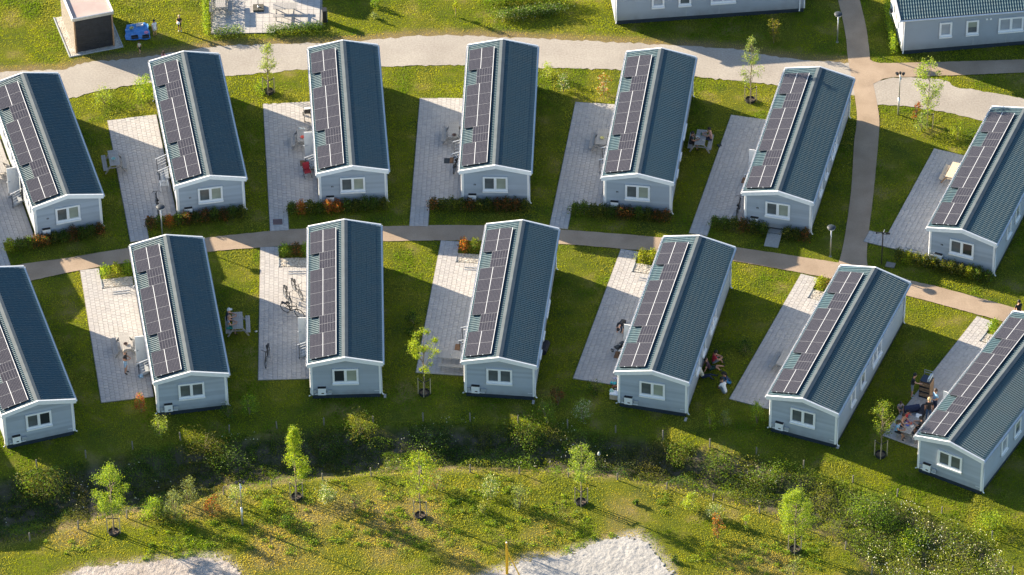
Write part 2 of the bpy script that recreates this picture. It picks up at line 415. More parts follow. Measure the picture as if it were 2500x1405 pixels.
# outlines read off the photograph, on the ground
P_MID_U = [(-120, 690), (25, 651), (154, 632), (315, 606), (500, 582), (638, 567), (722, 560), (938, 554), (1050, 551), (1171, 551), (1270, 554), (1365, 561), (1573, 577), (1690, 591), (1791, 604), (1860, 614), (1921, 623), (2039, 641), (2119, 655), (2226, 686), (2293, 702), (2447, 744), (2560, 780), (2700, 830)]
P_MID_L = [(-120, 732), (77, 686), (195, 661), (320, 641), (507, 616), (635, 605), (748, 598), (840, 593), (935, 590), (1076, 588), (1176, 589), (1275, 592), (1378, 597), (1515, 608), (1606, 615), (1700, 626), (1791, 638), (1860, 650), (1955, 667), (2026, 681), (2120, 700), (2212, 722), (2383, 768), (2449, 786), (2560, 820), (2700, 872)]
P_VER_L = [(2040, -40), (2046, 0), (2055, 38), (2065, 90), (2070, 143), (2079, 190), (2086, 231), (2092, 279), (2090, 315), (2085, 350), (2078, 465), (2062, 581), (2050, 634), (2040, 655)]
P_VER_R = [(2092, -40), (2099, 0), (2114, 64), (2122, 120), (2124, 143), (2130, 190), (2134, 215), (2142, 256), (2147, 297), (2144, 350), (2137, 427), (2129, 504), (2120, 573), (2116, 627), (2120, 662)]
P_RGT_U = [(2110, 130), (2126, 148), (2155, 155), (2244, 153), (2372, 150), (2500, 146), (2640, 142)]
P_RGT_L = [(2110, 215), (2132, 206), (2167, 191), (2231, 188), (2347, 184), (2500, 178), (2640, 172)]
P_GRA_U = [(-150, 200), (0, 177), (100, 172), (154, 171), (205, 154), (282, 147), (359, 139), (523, 115), (620, 110), (761, 107), (894, 100), (1017, 88), (1158, 88), (1240, 92), (1368, 98), (1496, 104), (1624, 110), (1752, 117), (1804, 123), (1873, 136), (1962, 147), (2065, 154), (2090, 156)]
P_GRA_L = [(-150, 330), (0, 285), (100, 258), (169, 241), (256, 220), (359, 205), (551, 187), (620, 181), (748, 170), (930, 164), (1040, 161), (1132, 160), (1314, 166), (1420, 168), (1517, 172), (1699, 188), (1804, 199), (1896, 210), (1990, 221), (2085, 232), (2100, 234)]
P_GR2_U = [(2128, 206), (2167, 192), (2231, 190), (2308, 197), (2334, 213), (2424, 228), (2500, 242), (2640, 268)]
P_GR2_L = [(2136, 258), (2170, 257), (2219, 260), (2296, 272), (2340, 281), (2398, 296), (2500, 326), (2640, 365)]
P_SAND = [(1150, 1420), (1205, 1402), (1250, 1386), (1273, 1371), (1358, 1360), (1417, 1341), (1486, 1320), (1553, 1309), (1581, 1327), (1612, 1365), (1637, 1405), (1660, 1450), (1640, 1520), (1140, 1520), (1120, 1450)]
P_STONE = [(140, 1420), (159, 1405), (205, 1388), (307, 1378), (384, 1370), (487, 1359), (538, 1365), (577, 1391), (590, 1412), (600, 1450), (560, 1500), (180, 1500), (120, 1450)]
P_TOPT = [(512, -60), (514, 0), (515, 84), (545, 86), (600, 81), (640, 82), (700, 70), (787, 62), (787, 0), (784, -60)]
gp = lambda L: [G(*q) for q in L]
def strip_poly(U, L): return gp(U) + gp(L)[::-1]
POLY_GROUND = {'mid': strip_poly(P_MID_U, P_MID_L), 'ver': strip_poly(P_VER_L, P_VER_R), 'rgt': strip_poly(P_RGT_U, P_RGT_L),
               'gra': strip_poly(P_GRA_U, P_GRA_L), 'gr2': strip_poly(P_GR2_U, P_GR2_L), 'sand': gp(P_SAND), 'stone': gp(P_STONE), 'topt': gp(P_TOPT)}
def rect(k, x0, x1, y0, y1): return [HW(k, x0, y0), HW(k, x1, y0), HW(k, x1, y1), HW(k, x0, y1)]
PLOTS = {}
X0, XW, X1 = -5.12, -4.02, -2.09
for k in UP_ROW + ['U0']:
    PLOTS[k] = [(X0, X1, 0.75, 10.85), (X0, XW, {'U1': -1.5, 'U2': -1.28, 'U3': -1.72, 'U4': -1.84, 'U5': -1.68, 'U6': -1.1}.get(k, -1.5), 0.75)]
PLOTS['U7'] = [(X0, X1, 0.75, 10.9), (-6.25, X0, 0.75, 1.9)]
for k in LOW_ROW + ['L0']:
    PLOTS[k] = [(X0, X1, 2.05, 12.35), (X0, XW, 12.35, 14.30)]
PAVE_POLYS = [rect(k, a, b, c, d) for k, rs in PLOTS.items() for (a, b, c, d) in rs]
BED_POLYS = [rect(k, XW, X1, 12.35, 13.15) for k in LOW_ROW]
HOUSE_POLYS = [rect(k, -2.0, 2.0, 0.32, 12.35) for k in HOUSES]
SHED_F0, SHED_F1 = G(185.3, 130.2), G(279.8, 112.0)
_sx = (SHED_F1 - SHED_F0); SHED_W = _sx.length; SHED_A = math.atan2(_sx.y, _sx.x); SHED_D = 3.75
SHED_POLY = [SHED_F0 + Matrix.Rotation(SHED_A, 3, 'Z') @ Vector(q) for q in ((-0.45, -0.28, 0), (SHED_W + 0.45, -0.28, 0), (SHED_W + 0.45, SHED_D + 0.3, 0), (-0.45, SHED_D + 0.3, 0))]
HARD = [POLY_GROUND[k] for k in POLY_GROUND] + PAVE_POLYS + BED_POLYS + HOUSE_POLYS + [SHED_POLY]

# terrain sheet: fine where the photograph looks, coarse out to the horizon
def axis(lo, hi, step, far):
    a = list(np.arange(lo, hi + 1e-6, step)); d = step; q = hi
    while q < far: d *= 1.6; q += d; a.append(q)
    d = step; q = lo; b = []
    while q > -far: d *= 1.6; q -= d; b.append(q)
    return np.array(b[::-1] + a)
gx = axis(-42.0, 42.0, 0.35, 1500); gy = axis(196.0, 270.0, 0.35, 2200)
XX, YY = np.meshgrid(gx, gy); ZZ = ground_z(XX, YY)
infr = (np.abs(XX) < 45) & (YY > 190) & (YY < 275)
tt = ditch_t(XX, YY); inner = (tt > 0.02) & (tt < 0.98)
ZZ = ZZ + np.where(inner & infr, (vnoise(XX, YY, 0.9, 3) - 0.5) * 0.16, 0) + np.where(infr, (vnoise(XX, YY, 2.5, 5) - 0.5) * 0.03 - 0.012, -0.012)
for poly in PAVE_POLYS + HOUSE_POLYS + [POLY_GROUND[k] for k in ('mid', 'ver', 'rgt', 'gra', 'gr2', 'topt', 'sand', 'stone')] + BED_POLYS + [SHED_POLY]:
    xs = [q[0] for q in poly]; ys = [q[1] for q in poly]; cx, cy = sum(xs) / len(xs), sum(ys) / len(ys)
    big = [(q[0] + (0.6 if q[0] > cx else -0.6), q[1] + (0.6 if q[1] > cy else -0.6)) for q in poly]
    ZZ = np.where(inside(XX, YY, poly) | inside(XX, YY, big), np.minimum(ZZ, -0.012), ZZ)
V = np.stack([XX.ravel(), YY.ravel(), ZZ.ravel()], 1); nx, ny = len(gx), len(gy)
ii = (np.arange(ny - 1)[:, None] * nx + np.arange(nx - 1)[None, :]).ravel()
F = np.stack([ii, ii + 1, ii + nx + 1, ii + nx], 1)
me = np_mesh('lawn', V, F, lawn_material(), smooth=True)
wild = np.clip(np.minimum((tt - 0.06) / 0.12, (0.96 - tt) / 0.12), 0, 1) * infr
a_ = me.attributes.new('wild', 'FLOAT', 'POINT'); a_.data.foreach_set('value', wild.ravel().astype(np.float32))
# worn, dry turf: along the upper gravel path, round the sand and stone patches, on the lower lip of the ditch
def near_poly(x, y, line, w):
    d = np.full(x.shape, 1e9)
    for i in range(len(line) - 1):
        ax, ay, bx, by = line[i][0], line[i][1], line[i + 1][0], line[i + 1][1]
        L2 = (bx - ax) ** 2 + (by - ay) ** 2 + 1e-9; t = np.clip(((x - ax) * (bx - ax) + (y - ay) * (by - ay)) / L2, 0, 1)
        d = np.minimum(d, np.hypot(x - ax - t * (bx - ax), y - ay - t * (by - ay)))
    return np.clip(1 - d / w, 0, 1)
n1 = vnoise(XX, YY, 0.8, 21) * 0.6 + vnoise(XX, YY, 0.35, 22) * 0.4
dry = near_poly(XX, YY, gp(P_GRA_U), 1.1) * 1.3
dry = np.maximum(dry, near_poly(XX, YY, gp(P_SAND) + gp(P_SAND[:1]), 1.0))
dry = np.maximum(dry, near_poly(XX, YY, gp(P_STONE) + gp(P_STONE[:1]), 1.0))
dry = np.maximum(dry, np.clip(1 - np.abs(tt - 0.12) / 0.16, 0, 1) * 1.15)
front = np.clip((214.0 - YY) / 3.0, 0, 1) * (tt < 0)
dry = np.maximum(dry, front * np.clip(vnoise(XX, YY, 2.2, 31) * 1.7 - 0.55, 0, 1) * 0.75)
dry = np.clip(dry * (0.35 + 1.0 * n1) - 0.12, 0, 0.9) * infr
a_ = me.attributes.new('dry', 'FLOAT', 'POINT'); a_.data.foreach_set('value', dry.ravel().astype(np.float32))
sandy = np.maximum(near_poly(XX, YY, gp(P_SAND) + gp(P_SAND[:1]), .75), near_poly(XX, YY, gp(P_STONE) + gp(P_STONE[:1]), .65) * .8)
sandy = np.clip(sandy * 1.5 - .9 + 1.0 * vnoise(XX, YY, .55, 61), 0, 1) * (sandy > 0) * infr
a_ = me.attributes.new('sandy', 'FLOAT', 'POINT'); a_.data.foreach_set('value', sandy.ravel().astype(np.float32))
lawn = tag(link('lawn', me), 'mown grass between the chalets with a weedy ditch in front', None, None, 'structure')

def sheet(name, poly, z, m, label, jitter=0.0, sub=0.5):
    pts = []
    n = len(poly)
    for i in range(n):
        a, b = Vector(poly[i]), Vector(poly[(i + 1) % n]); k = max(1, int((b - a).length / sub)) if jitter > 0 else 1
        for j in range(k):
            q = a.lerp(b, j / k); pts.append((q.x + random.uniform(-jitter, jitter), q.y + random.uniform(-jitter, jitter), z))
    bm = bmesh.new(); vs = [bm.verts.new(q) for q in pts]
    f = bm.faces.new(vs); bmesh.ops.triangulate(bm, faces=[f]); bmesh.ops.recalc_face_normals(bm, faces=bm.faces)
    if sum(f.normal.z for f in bm.faces) < 0: bmesh.ops.reverse_faces(bm, faces=bm.faces)
    me = bpy.data.meshes.new(name); bm.to_mesh(me); bm.free(); me.materials.append(m)
    return tag(link(name, me), label, None, None, 'structure')
def strip(name, U, L, z, m, label, jitter=0.0, n=5):
    u = smooth_line(gp(U), n); l = smooth_line(gp(L), n)
    def resample(P, N):
        d = [0]
        for i in range(1, len(P)): d.append(d[-1] + (P[i] - P[i - 1]).length)
        return [Vector((np.interp(t, d, [q.x for q in P]), np.interp(t, d, [q.y for q in P]), 0)) for t in np.linspace(0, d[-1], N)]
    N = int(max(40, sum((u[i + 1] - u[i]).length for i in range(len(u) - 1)) / 0.25))
    u, l = resample(u, N), resample(l, N); mb = MB(); vs = []
    for i in range(N):
        a = u[i] + Vector((0, random.gauss(0, jitter), 0)); b = l[i] + Vector((0, random.gauss(0, jitter), 0))
        vs.append([(a.lerp(b, t).x, a.lerp(b, t).y, z) for t in (0, 0.33, 0.67, 1)])
    base = mb.addv([q for r in vs for q in r])
    for i in range(N - 1):
        for j in range(3):
            q = base + i * 4 + j; mb.f.append((q, q + 1, q + 5, q + 4)); mb.m.append(0)
    me = mb.mesh(name, m)
    bm = bmesh.new(); bm.from_mesh(me); bmesh.ops.recalc_face_normals(bm, faces=bm.faces)
    if sum(f.normal.z for f in bm.faces) < 0: bmesh.ops.reverse_faces(bm, faces=bm.faces)
    bm.to_mesh(me); bm.free()
    return tag(link(name, me), label, None, None, 'structure')
def ground_mat(name, stops, s1, fine, s2, bump, bscale, dist=0.03):
    m = bpy.data.materials.new(name); m.use_nodes = True; nt = m.node_tree; b = nt.nodes['Principled BSDF']
    b.inputs['Roughness'].default_value = 0.93; b.inputs['Specular IOR Level'].default_value = 0.2
    geo = nt.nodes.new('ShaderNodeNewGeometry')
    def noise(sc, det):
        n = nt.nodes.new('ShaderNodeTexNoise'); n.inputs['Scale'].default_value = sc; n.inputs['Detail'].default_value = det
        nt.links.new(geo.outputs['Position'], n.inputs['Vector']); return n.outputs['Fac']
    r = nt.nodes.new('ShaderNodeValToRGB'); e = r.color_ramp.elements
    e[0].position = 0.35; e[0].color = (*stops[0], 1); e[1].position = 0.65; e[1].color = (*stops[1], 1)
    nt.links.new(noise(s1, 5), r.inputs[0])
    r2 = nt.nodes.new('ShaderNodeValToRGB'); r2.color_ramp.elements[0].position = 0.3; r2.color_ramp.elements[1].position = 0.7
    r2.color_ramp.elements[0].color = (1 - fine, 1 - fine, 1 - fine, 1); r2.color_ramp.elements[1].color = (1 + fine, 1 + fine, 1 + fine, 1)
    nt.links.new(noise(s2, 3), r2.inputs[0])
    x = nt.nodes.new('ShaderNodeMix'); x.data_type = 'RGBA'; x.blend_type = 'MULTIPLY'; x.inputs[0].default_value = 1
    nt.links.new(r.outputs[0], x.inputs[6]); nt.links.new(r2.outputs[0], x.inputs[7]); nt.links.new(x.outputs[2], b.inputs['Base Color'])
    bp = nt.nodes.new('ShaderNodeBump'); bp.inputs['Strength'].default_value = bump; bp.inputs['Distance'].default_value = dist
    nt.links.new(noise(bscale, 3), bp.inputs['Height']); nt.links.new(bp.outputs['Normal'], b.inputs['Normal'])
    return m
M_TAN = ground_mat('path_asphalt', ((0.315, 0.240, 0.175), (0.385, 0.298, 0.222)), 0.7, 0.10, 18, 0.2, 60, 0.01)
M_GRAVEL = ground_mat('path_shells', ((0.335, 0.302, 0.265), (0.40, 0.366, 0.322)), 0.35, 0.14, 9, 0.5, 30)
M_SAND = ground_mat('white_sand', ((0.33, 0.32, 0.305), (0.43, 0.415, 0.395)), 0.6, 0.12, 6, 0.5, 9, 0.05)
M_STONEP = ground_mat('stone_chips', ((0.33, 0.285, 0.25), (0.43, 0.385, 0.35)), 0.8, 0.22, 9, 0.6, 12, 0.06)
M_PEB = ground_mat('pebbles', ((0.42, 0.38, 0.32), (0.58, 0.54, 0.48)), 2.0, 0.35, 14, 1.0, 14, 0.06)
M_TILE = mat('terrace_tile', (0.47, 0.45, 0.43), 0.85, noise=0.06, nscale=4)
strip('gravel_path', P_GRA_U, P_GRA_L, 0.010, M_GRAVEL, 'wide pale shell gravel path behind the upper row', 0.05)
strip('gravel_path', P_GR2_U, P_GR2_L, 0.010, M_GRAVEL, 'pale gravel path at the right under the thin tree', 0.05)
strip('crossing_path', P_VER_L, P_VER_R, 0.014, M_TAN, 'tan path running from top edge down between the chalets', 0.012)
strip('side_path', P_RGT_U, P_RGT_L, 0.018, M_TAN, 'tan path leading off to the right edge', 0.012)
strip('middle_path', P_MID_U, P_MID_L, 0.022, M_TAN, 'curved tan path between the two rows of chalets', 0.012)

# sand and stone patches with a lumpy surface
def patch(name, poly, m, label, amp, step, seed):
    xs = [q.x for q in poly]; ys = [q.y for q in poly]
    ax = np.arange(min(xs) - .2, max(xs) + .2, step); ay = np.arange(max(min(ys), 198) - .2, max(ys) + .2, step)
    X, Y = np.meshgrid(ax, ay); jx = X + (vnoise(X, Y, 0.5, seed) - .5) * 0.5 + (vnoise(X, Y, 0.14, seed + 5) - .5) * 0.3; jy = Y + (vnoise(X, Y, 0.5, seed + 1) - .5) * 0.5 + (vnoise(X, Y, 0.14, seed + 6) - .5) * 0.3
    ins = inside(jx, jy, poly)
    Z = 0.012 + amp * (vnoise(X, Y, 0.22, seed + 2) * 0.5 + vnoise(X, Y, 0.11, seed + 3) * 0.5)
    n = len(ax); q = (np.arange(len(ay) - 1)[:, None] * n + np.arange(n - 1)[None, :])
    keep = ins[:-1, :-1] & ins[1:, :-1] & ins[:-1, 1:] & ins[1:, 1:]; q = q[keep]
    F = np.stack([q, q + 1, q + n + 1, q + n], 1)
    me = np_mesh(name, np.stack([X.ravel(), Y.ravel(), Z.ravel()], 1), F, m, smooth=True)
    bm = bmesh.new(); bm.from_mesh(me); bmesh.ops.delete(bm, geom=[v for v in bm.verts if not v.link_faces], context='VERTS'); bm.to_mesh(me); bm.free()
    return tag(link(name, me), label, None, None, 'structure')
patch('sand_pitch', POLY_GROUND['sand'], M_SAND, 'white sand pitch with footprints at the lower edge', 0.05, 0.06, 41)
patch('stone_patch', POLY_GROUND['stone'], M_STONEP, 'patch of pale stone chips in the grass at lower left', 0.05, 0.06, 47)
sheet('tiled_terrace', POLY_GROUND['topt'], 0.012, M_JOINT, 'pale tiled terrace with picnic tables at the top edge')

# ------------------------------------------------------------------ paving: each slab a piece
def slab_mesh(name, w, l, m):
    mb = MB(); mb.hexa([(-w / 2, -l / 2, 0), (w / 2, -l / 2, 0), (w / 2, l / 2, 0), (-w / 2, l / 2, 0)],
                       [(-w / 2 + .004, -l / 2 + .004, .034), (w / 2 - .004, -l / 2 + .004, .034), (w / 2 - .004, l / 2 - .004, .034), (-w / 2 + .004, l / 2 - .004, .034)])
    return mb.mesh(name, m)
PW, PL = (X1 - X0) / 11.0, 0.262
SLAB = [slab_mesh('paver', PW - .008, PL - .008, m) for m in PAVE]
SLABH = [slab_mesh('paver', PW - .008, PL / 2 - .008, m) for m in PAVE]
def terrace(k, label):
    root = thing('paved_terrace', label, 'terrace', HW(k, 0, 0), R(HOUSES[k][2]), 'paved terraces beside the chalets')
    root['kind'] = 'structure'; del root['category']; 
    mb = MB()
    for (a, b, c, d) in PLOTS[k]: mb.box(((a + b) / 2, (c + d) / 2, -0.03), (b - a + .06, d - c + .0, 0.09))
    mb.build('bedding', M_JOINT, root)
    cells = []
    col = 0; x = min(r[0] for r in PLOTS[k])
    while x < X1 - 0.05:
        xc = x + PW / 2
        spans = sorted((c, d) for (a, b, c, d) in PLOTS[k] if a - .02 < xc < b + .02)
        if spans:
            y0, y1 = spans[0][0], spans[-1][1]; y = y0; first = (col % 2 == 1)
            while y + PL / 2 <= y1 + 1e-3:
                if first: cells.append((xc, y + PL / 4, True)); y += PL / 2; first = False
                elif y + PL <= y1 + .01: cells.append((xc, y + PL / 2, False)); y += PL
                else: cells.append((xc, y + PL / 4, True)); break
        x += PW; col += 1
    def vis(c):
        u, v = PROJ(*HW(k, c[0], c[1])); return -10 < u < 2510 and -10 < v < 1415
    cells = [c for c in cells if vis(c)]
    cells.sort(key=lambda c: HW(k, c[0], c[1]).y)
    rest = MB()
    for i, (x, y, half) in enumerate(cells):
        t = random.choices((0, 1, 2, 3), (5, 3, 3, 2))[0]; zz = 0.016 + random.uniform(-.003, .003)
        if i < 300:
            o = link('paver', (SLABH if half else SLAB)[t], root, (x, y, zz)); o.rotation_euler = (random.gauss(0, .006), random.gauss(0, .006), random.gauss(0, .006))
        else:
            rest.slot = t; rest.box((x, y, zz + .017), (PW - .014, (PL / 2 if half else PL) - .014, .034))
    if rest.v: tag(rest.build('paver', PAVE, root), None, None, None, 'stuff')
    return root
ORD = ['first', 'second', 'third', 'fourth', 'fifth', 'sixth', 'seventh']
for i, k in enumerate(UP_ROW): terrace(k, 'grey slab terrace left of the %s chalet from left, upper row' % ORD[i])
for i, k in enumerate(LOW_ROW): terrace(k, 'grey slab terrace left of the %s chalet from left, lower row' % ORD[i])
# tiles of the terrace at the top edge
root = bpy.data.objects['tiled_terrace']
tp = POLY_GROUND['topt']; b0 = G(650, 40); TS = 0.40; cells = []
TM = [slab_mesh('tile', TS - .008, TS - .008, m) for m in (M_TILE, PAVE[2], PAVE[0])]
for i in range(-10, 11):
    for j in range(-12, 12):
        q = b0 + Vector((i * TS, j * TS, 0))
        if inside(np.array([q.x]), np.array([q.y]), tp)[0] and PROJ(q.x, q.y, 0)[1] > -30: cells.append(q)
for q in cells[:300]:
    o = link('tile', random.choice([TM[0], TM[0], TM[1], TM[2]]), root, (q.x, q.y, 0.004 + random.uniform(-.002, .002)))
# pebble beds of the lower row
for i, k in enumerate(LOW_ROW):
    bed = thing('pebble_bed', 'small pebble bed behind the hedge of the %s chalet, lower row' % ORD[i], None, HW(k, 0, 0), R(HOUSES[k][2]))
    bed['kind'] = 'structure'
    mb = MB(); mb.box(((XW + X1) / 2, 12.77, 0.0), (X1 - XW - .1, 0.80, 0.05)); mb.build('pebbles', M_PEB, bed)
    mb = MB(); mb.box((XW + .02, 12.77, 0.02), (0.04, 0.85, 0.11)); mb.build('edging', M_BOXG, bed)
    mb = MB(); n = 420
    for _ in range(n):
        s = random.uniform(.018, .04); mb.slot = random.choice((0, 0, 1, 2)); mb.box((random.uniform(XW + .08, X1 - .05), random.uniform(12.4, 13.15), .03), (s * 1.5, s * 1.2, s), random.uniform(0, 3))
    tag(mb.build('pebble', [mat('peb_a', (.56, .52, .46), .8), mat('peb_b', (.36, .31, .26), .8), mat('peb_c', (.66, .64, .6), .8)], bed), None, None, None, 'stuff')

# ================================================================== chalets
HW2, EAVE, RIDGE, LEN = 2.15, 2.816, 3.285, 12.655
SLOPE = (RIDGE - EAVE) / HW2
def roof_z(x): return RIDGE - SLOPE * abs(x)
HM = {}      # shared meshes of the chalet parts
def hm(key, fn):
    if key not in HM: HM[key] = fn()
    return HM[key]
def sheet_mesh(side):
    n_per, per = 76, (LEN - 0.14) / 76; smp = [0.0, 0.10, 0.20, 0.30, 0.42, 0.70]; prof = [0.0, .016, .032, .040, .036, .018]
    ys = []; hs = []
    for i in range(n_per):
        for t, hh in zip(smp, prof):
            ys.append(0.07 + (i + t) * per); hs.append(hh)
    ys.append(LEN - 0.07); hs.append(0.0)
    rows = []; ns = 7; x0 = 0.10; dx = (HW2 - x0) / ns
    for k in range(ns):
        rows.append((x0 + k * dx, -0.004)); rows.append((x0 + (k + 1) * dx - 0.004, 0.012))
    V = []
    for r_, (x, st) in enumerate(rows):
        off = (1.0 - .16 * (r_ // 2)) * per
        for y, h in zip(ys, hs): V.append((side * x, min(max(y + off - per * .5, .07), LEN - .07), roof_z(x) + st + h - 0.012))
    V = np.array(V); n = len(ys)
    q = (np.arange(len(rows) - 1)[:, None] * n + np.arange(n - 1)[None, :]).ravel()
    F = np.stack([q, q + n, q + n + 1, q + 1], 1) if side > 0 else np.stack([q, q + 1, q + n + 1, q + n], 1)
    # underside boarding closes the sheet
    b = len(V); U = []
    for x in (0.0, HW2 - 0.02):
        for y in (0.09, LEN - 0.09): U.append((side * x, y, roof_z(x) - 0.09))
    V = np.vstack([V, U]); F = np.vstack([F, [[b, b + 1, b + 3, b + 2]]])
    return np_mesh('roof_sheet', V, F, M_ROOF)
def gable_poly(z0, z1, w=2.0):
    """outline of the gable wall between two heights"""
    top = lambda z: max(0.0, min(w, (RIDGE - 0.10 - z) / SLOPE))
    a, b = top(z0), top(z1)
    return a, b
def board_mesh(z0, z1, first):
    mb = MB(); a, b = gable_poly(z0, z1)
    zc = EAVE - 0.10 - SLOPE * 0 - 0.0
    t = 0.034
    if b > 0.01 and abs(a - b) < 1e-6 or (a == 2.0 and b == 2.0):
        lo = [(-a, .30 - t, z0), (a, .30 - t, z0), (a, .31, z0), (-a, .31, z0)]; hi = [(-b, .30 - .006, z1), (b, .30 - .006, z1), (b, .31, z1), (-b, .31, z1)]
        mb.hexa(lo, hi)
    else:
        b = max(b, 0.02)
        lo = [(-a, .30 - t, z0), (a, .30 - t, z0), (a, .31, z0), (-a, .31, z0)]; hi = [(-b, .30 - .006, z1), (b, .30 - .006, z1), (b, .31, z1), (-b, .31, z1)]
        mb.hexa(lo, hi)
    return mb.mesh('cladding_board', M_WALL)
M_SEAM = mat('board_joint', (0.10, 0.125, 0.155), 0.7)
NB = 17; BH = (RIDGE - 0.13 - 0.30) / NB
def wall_mesh():
    mb = MB(); n = 15; h = (EAVE - 0.30) / n
    for i in range(n):
        z0, z1 = 0.30 + i * h, 0.30 + (i + 1) * h - .016
        for s in (-1, 1):
            lo = [(s * 1.97, .315, z0), (s * 2.008, .315, z0), (s * 2.008, 12.345, z0), (s * 1.97, 12.345, z0)]
            hi = [(s * 1.97, .315, z1), (s * 1.986, .315, z1), (s * 1.986, 12.345, z1), (s * 1.97, 12.345, z1)]
            if s < 0: lo, hi = lo[::-1], hi[::-1]
            mb.hexa(lo, hi)
    for i in range(NB):
        z0, z1 = .30 + i * BH, .30 + (i + 1) * BH; a, b = gable_poly(z0, z1); b = max(b, .02); a = min(a, 1.995); b = min(b, 1.995)
        mb.hexa([(-a, 12.34, z0), (a, 12.34, z0), (a, 12.36, z0), (-a, 12.36, z0)], [(-b, 12.34, z1), (b, 12.34, z1), (b, 12.346, z1), (-b, 12.346, z1)])
    mb.slot = 1   # recessed backing seen in the joints
    for s in (-1, 1): mb.box((s * 1.966, 6.33, 1.55), (.01, 12.0, 2.5))
    ze = RIDGE - .12 - SLOPE * 1.98
    for y in (.314, 12.338): mb.face([(-1.98, y, .30), (1.98, y, .30), (1.98, y, ze), (0, y, RIDGE - .12), (-1.98, y, ze)])
    # floor keeps light out
    mb.face([(-1.97, .33, .32), (1.97, .33, .32), (1.97, 12.33, .32), (-1.97, 12.33, .32)])
    return mb.mesh('wall', [M_WALL, M_SEAM])
def seam_mesh():
    return MB().box((2.003, 0, 0.78), (0.012, 0.03, 0.92)).mesh('joint_strip', M_BOXG)
def skirt_mesh():
    mb = MB()
    for s in (-1, 1): mb.box((s * 1.945, 6.33, 0.13), (0.04, 11.96, 0.36))
    mb.box((0, .345, .13), (3.84, .04, .36)); mb.box((0, 12.31, .13), (3.84, .04, .36))
    return mb.mesh('skirting', M_SKIRT)
def barge_mesh(side, far):
    mb = MB(); y0, y1 = (LEN - .07, LEN + .02) if far else (-.02, .075)
    xa, xb = 0.0, HW2 + 0.03
    za, zb = roof_z(xa), roof_z(xb); dn, up = .215, .065
    lo = [(side * xa, y0, za - dn), (side * xb, y0, zb - dn), (side * xb, y1, zb - dn), (side * xa, y1, za - dn)]
    hi = [(side * xa, y0, za + up), (side * xb, y0, zb + up), (side * xb, y1, zb + up), (side * xa, y1, za + up)]
    if side < 0: lo, hi = lo[::-1], hi[::-1]
    mb.hexa(lo, hi)
    if side > 0 and not far: mb.box((0.0, .07, RIDGE - .235), (.09, .05, .06))
    return mb.mesh('bargeboard', M_WHITE)
def ridge_mesh():
    mb = MB(); w = .19
    for s in (-1, 1):
        lo = [(0, .08, RIDGE + .045), (s * w, .08, roof_z(w) + .04), (s * w, LEN - .08, roof_z(w) + .04), (0, LEN - .08, RIDGE + .045)]
        hi = [(0, .08, RIDGE + .065), (s * w, .08, roof_z(w) + .052), (s * w, LEN - .08, roof_z(w) + .052), (0, LEN - .08, RIDGE + .065)]
        if s < 0: lo, hi = lo[::-1], hi[::-1]
        mb.hexa(lo, hi)
    return mb.mesh('ridge_cap', M_RIDGE)
def gutter_mesh(s):
    mb = MB(); x = s * 2.205; n = 6; pr = []
    for k in range(n + 1):
        a = math.pi * k / n; pr.append((math.cos(a) * .058, -math.sin(a) * .058))
    pr2 = [(q[0] * .8, q[1] * .8) for q in pr]
    L = [(-0.02), (LEN + .02)]; base = mb.addv([(x + a, y, EAVE - .045 + b) for y in L for (a, b) in pr + pr2]); m = 2 * (n + 1)
    for k in range(n):
        mb.f.append((base + k, base + k + 1, base + m + k + 1, base + m + k)); mb.m.append(0)
        q = base + n + 1 + k; mb.f.append((q, q + m, q + m + 1, q + 1)); mb.m.append(0)
    for y in L: mb.face([(x + a, y, EAVE - .045 + b) for (a, b) in pr])
    mb.box((s * 2.12, LEN / 2, EAVE - .11), (.025, LEN - .1, .13))
    return mb.mesh('gutter', M_WHITE)
def spout_mesh(s, y):
    mb = MB(); x = s * 2.05
    mb.tube([(s * 2.19, y, EAVE - .09), (x, y, EAVE - .24), (x, y, .36), (s * 2.09, y - .02, .22), (s * 2.17, y - .05, .20)], .036, 8)
    for z in (.7, 1.5, 2.2): mb.box((s * 2.02, y, z), (.06, .09, .025))
    return mb.mesh('downspout', M_WHITE, True)
def trim_mesh(s, far):
    mb = MB(); y = 12.35 if far else .30; mb.box((s * 1.965, y, (.30 + EAVE - .06) / 2), (.11, .075, EAVE - .36)); return mb.mesh('corner_trim', M_WHITE)
def wframe_mesh(w, h, mull):
    """window frame lying in the xz plane, facing -y"""
    mb = MB(); d = .075
    mb.box((0, -.01, h / 2 - .055), (w, d, .11)); mb.box((0, -.01, -h / 2 + .07), (w, d, .14))
    for s in (-1, 1): mb.box((s * (w / 2 - .06), -.01, 0.015), (.12, d - .004, h - .25))
    if mull: mb.box((0, -.012, .015), (.16, d - .004, h - .25))
    return mb.mesh('frame', M_WHITE)
def pane_mesh(w, h, m, nm='pane'):
    mb = MB(); mb.box((0, .012, 0), (w, .012, h)); return mb.mesh(nm, m)
def sill_mesh(w):
    mb = MB(); mb.box((0, -.055, 0), (w + .04, .10, .045)); mb.box((0, -.06, -.06), (w + .02, .04, .08)); return mb.mesh('sill', M_WHITE)
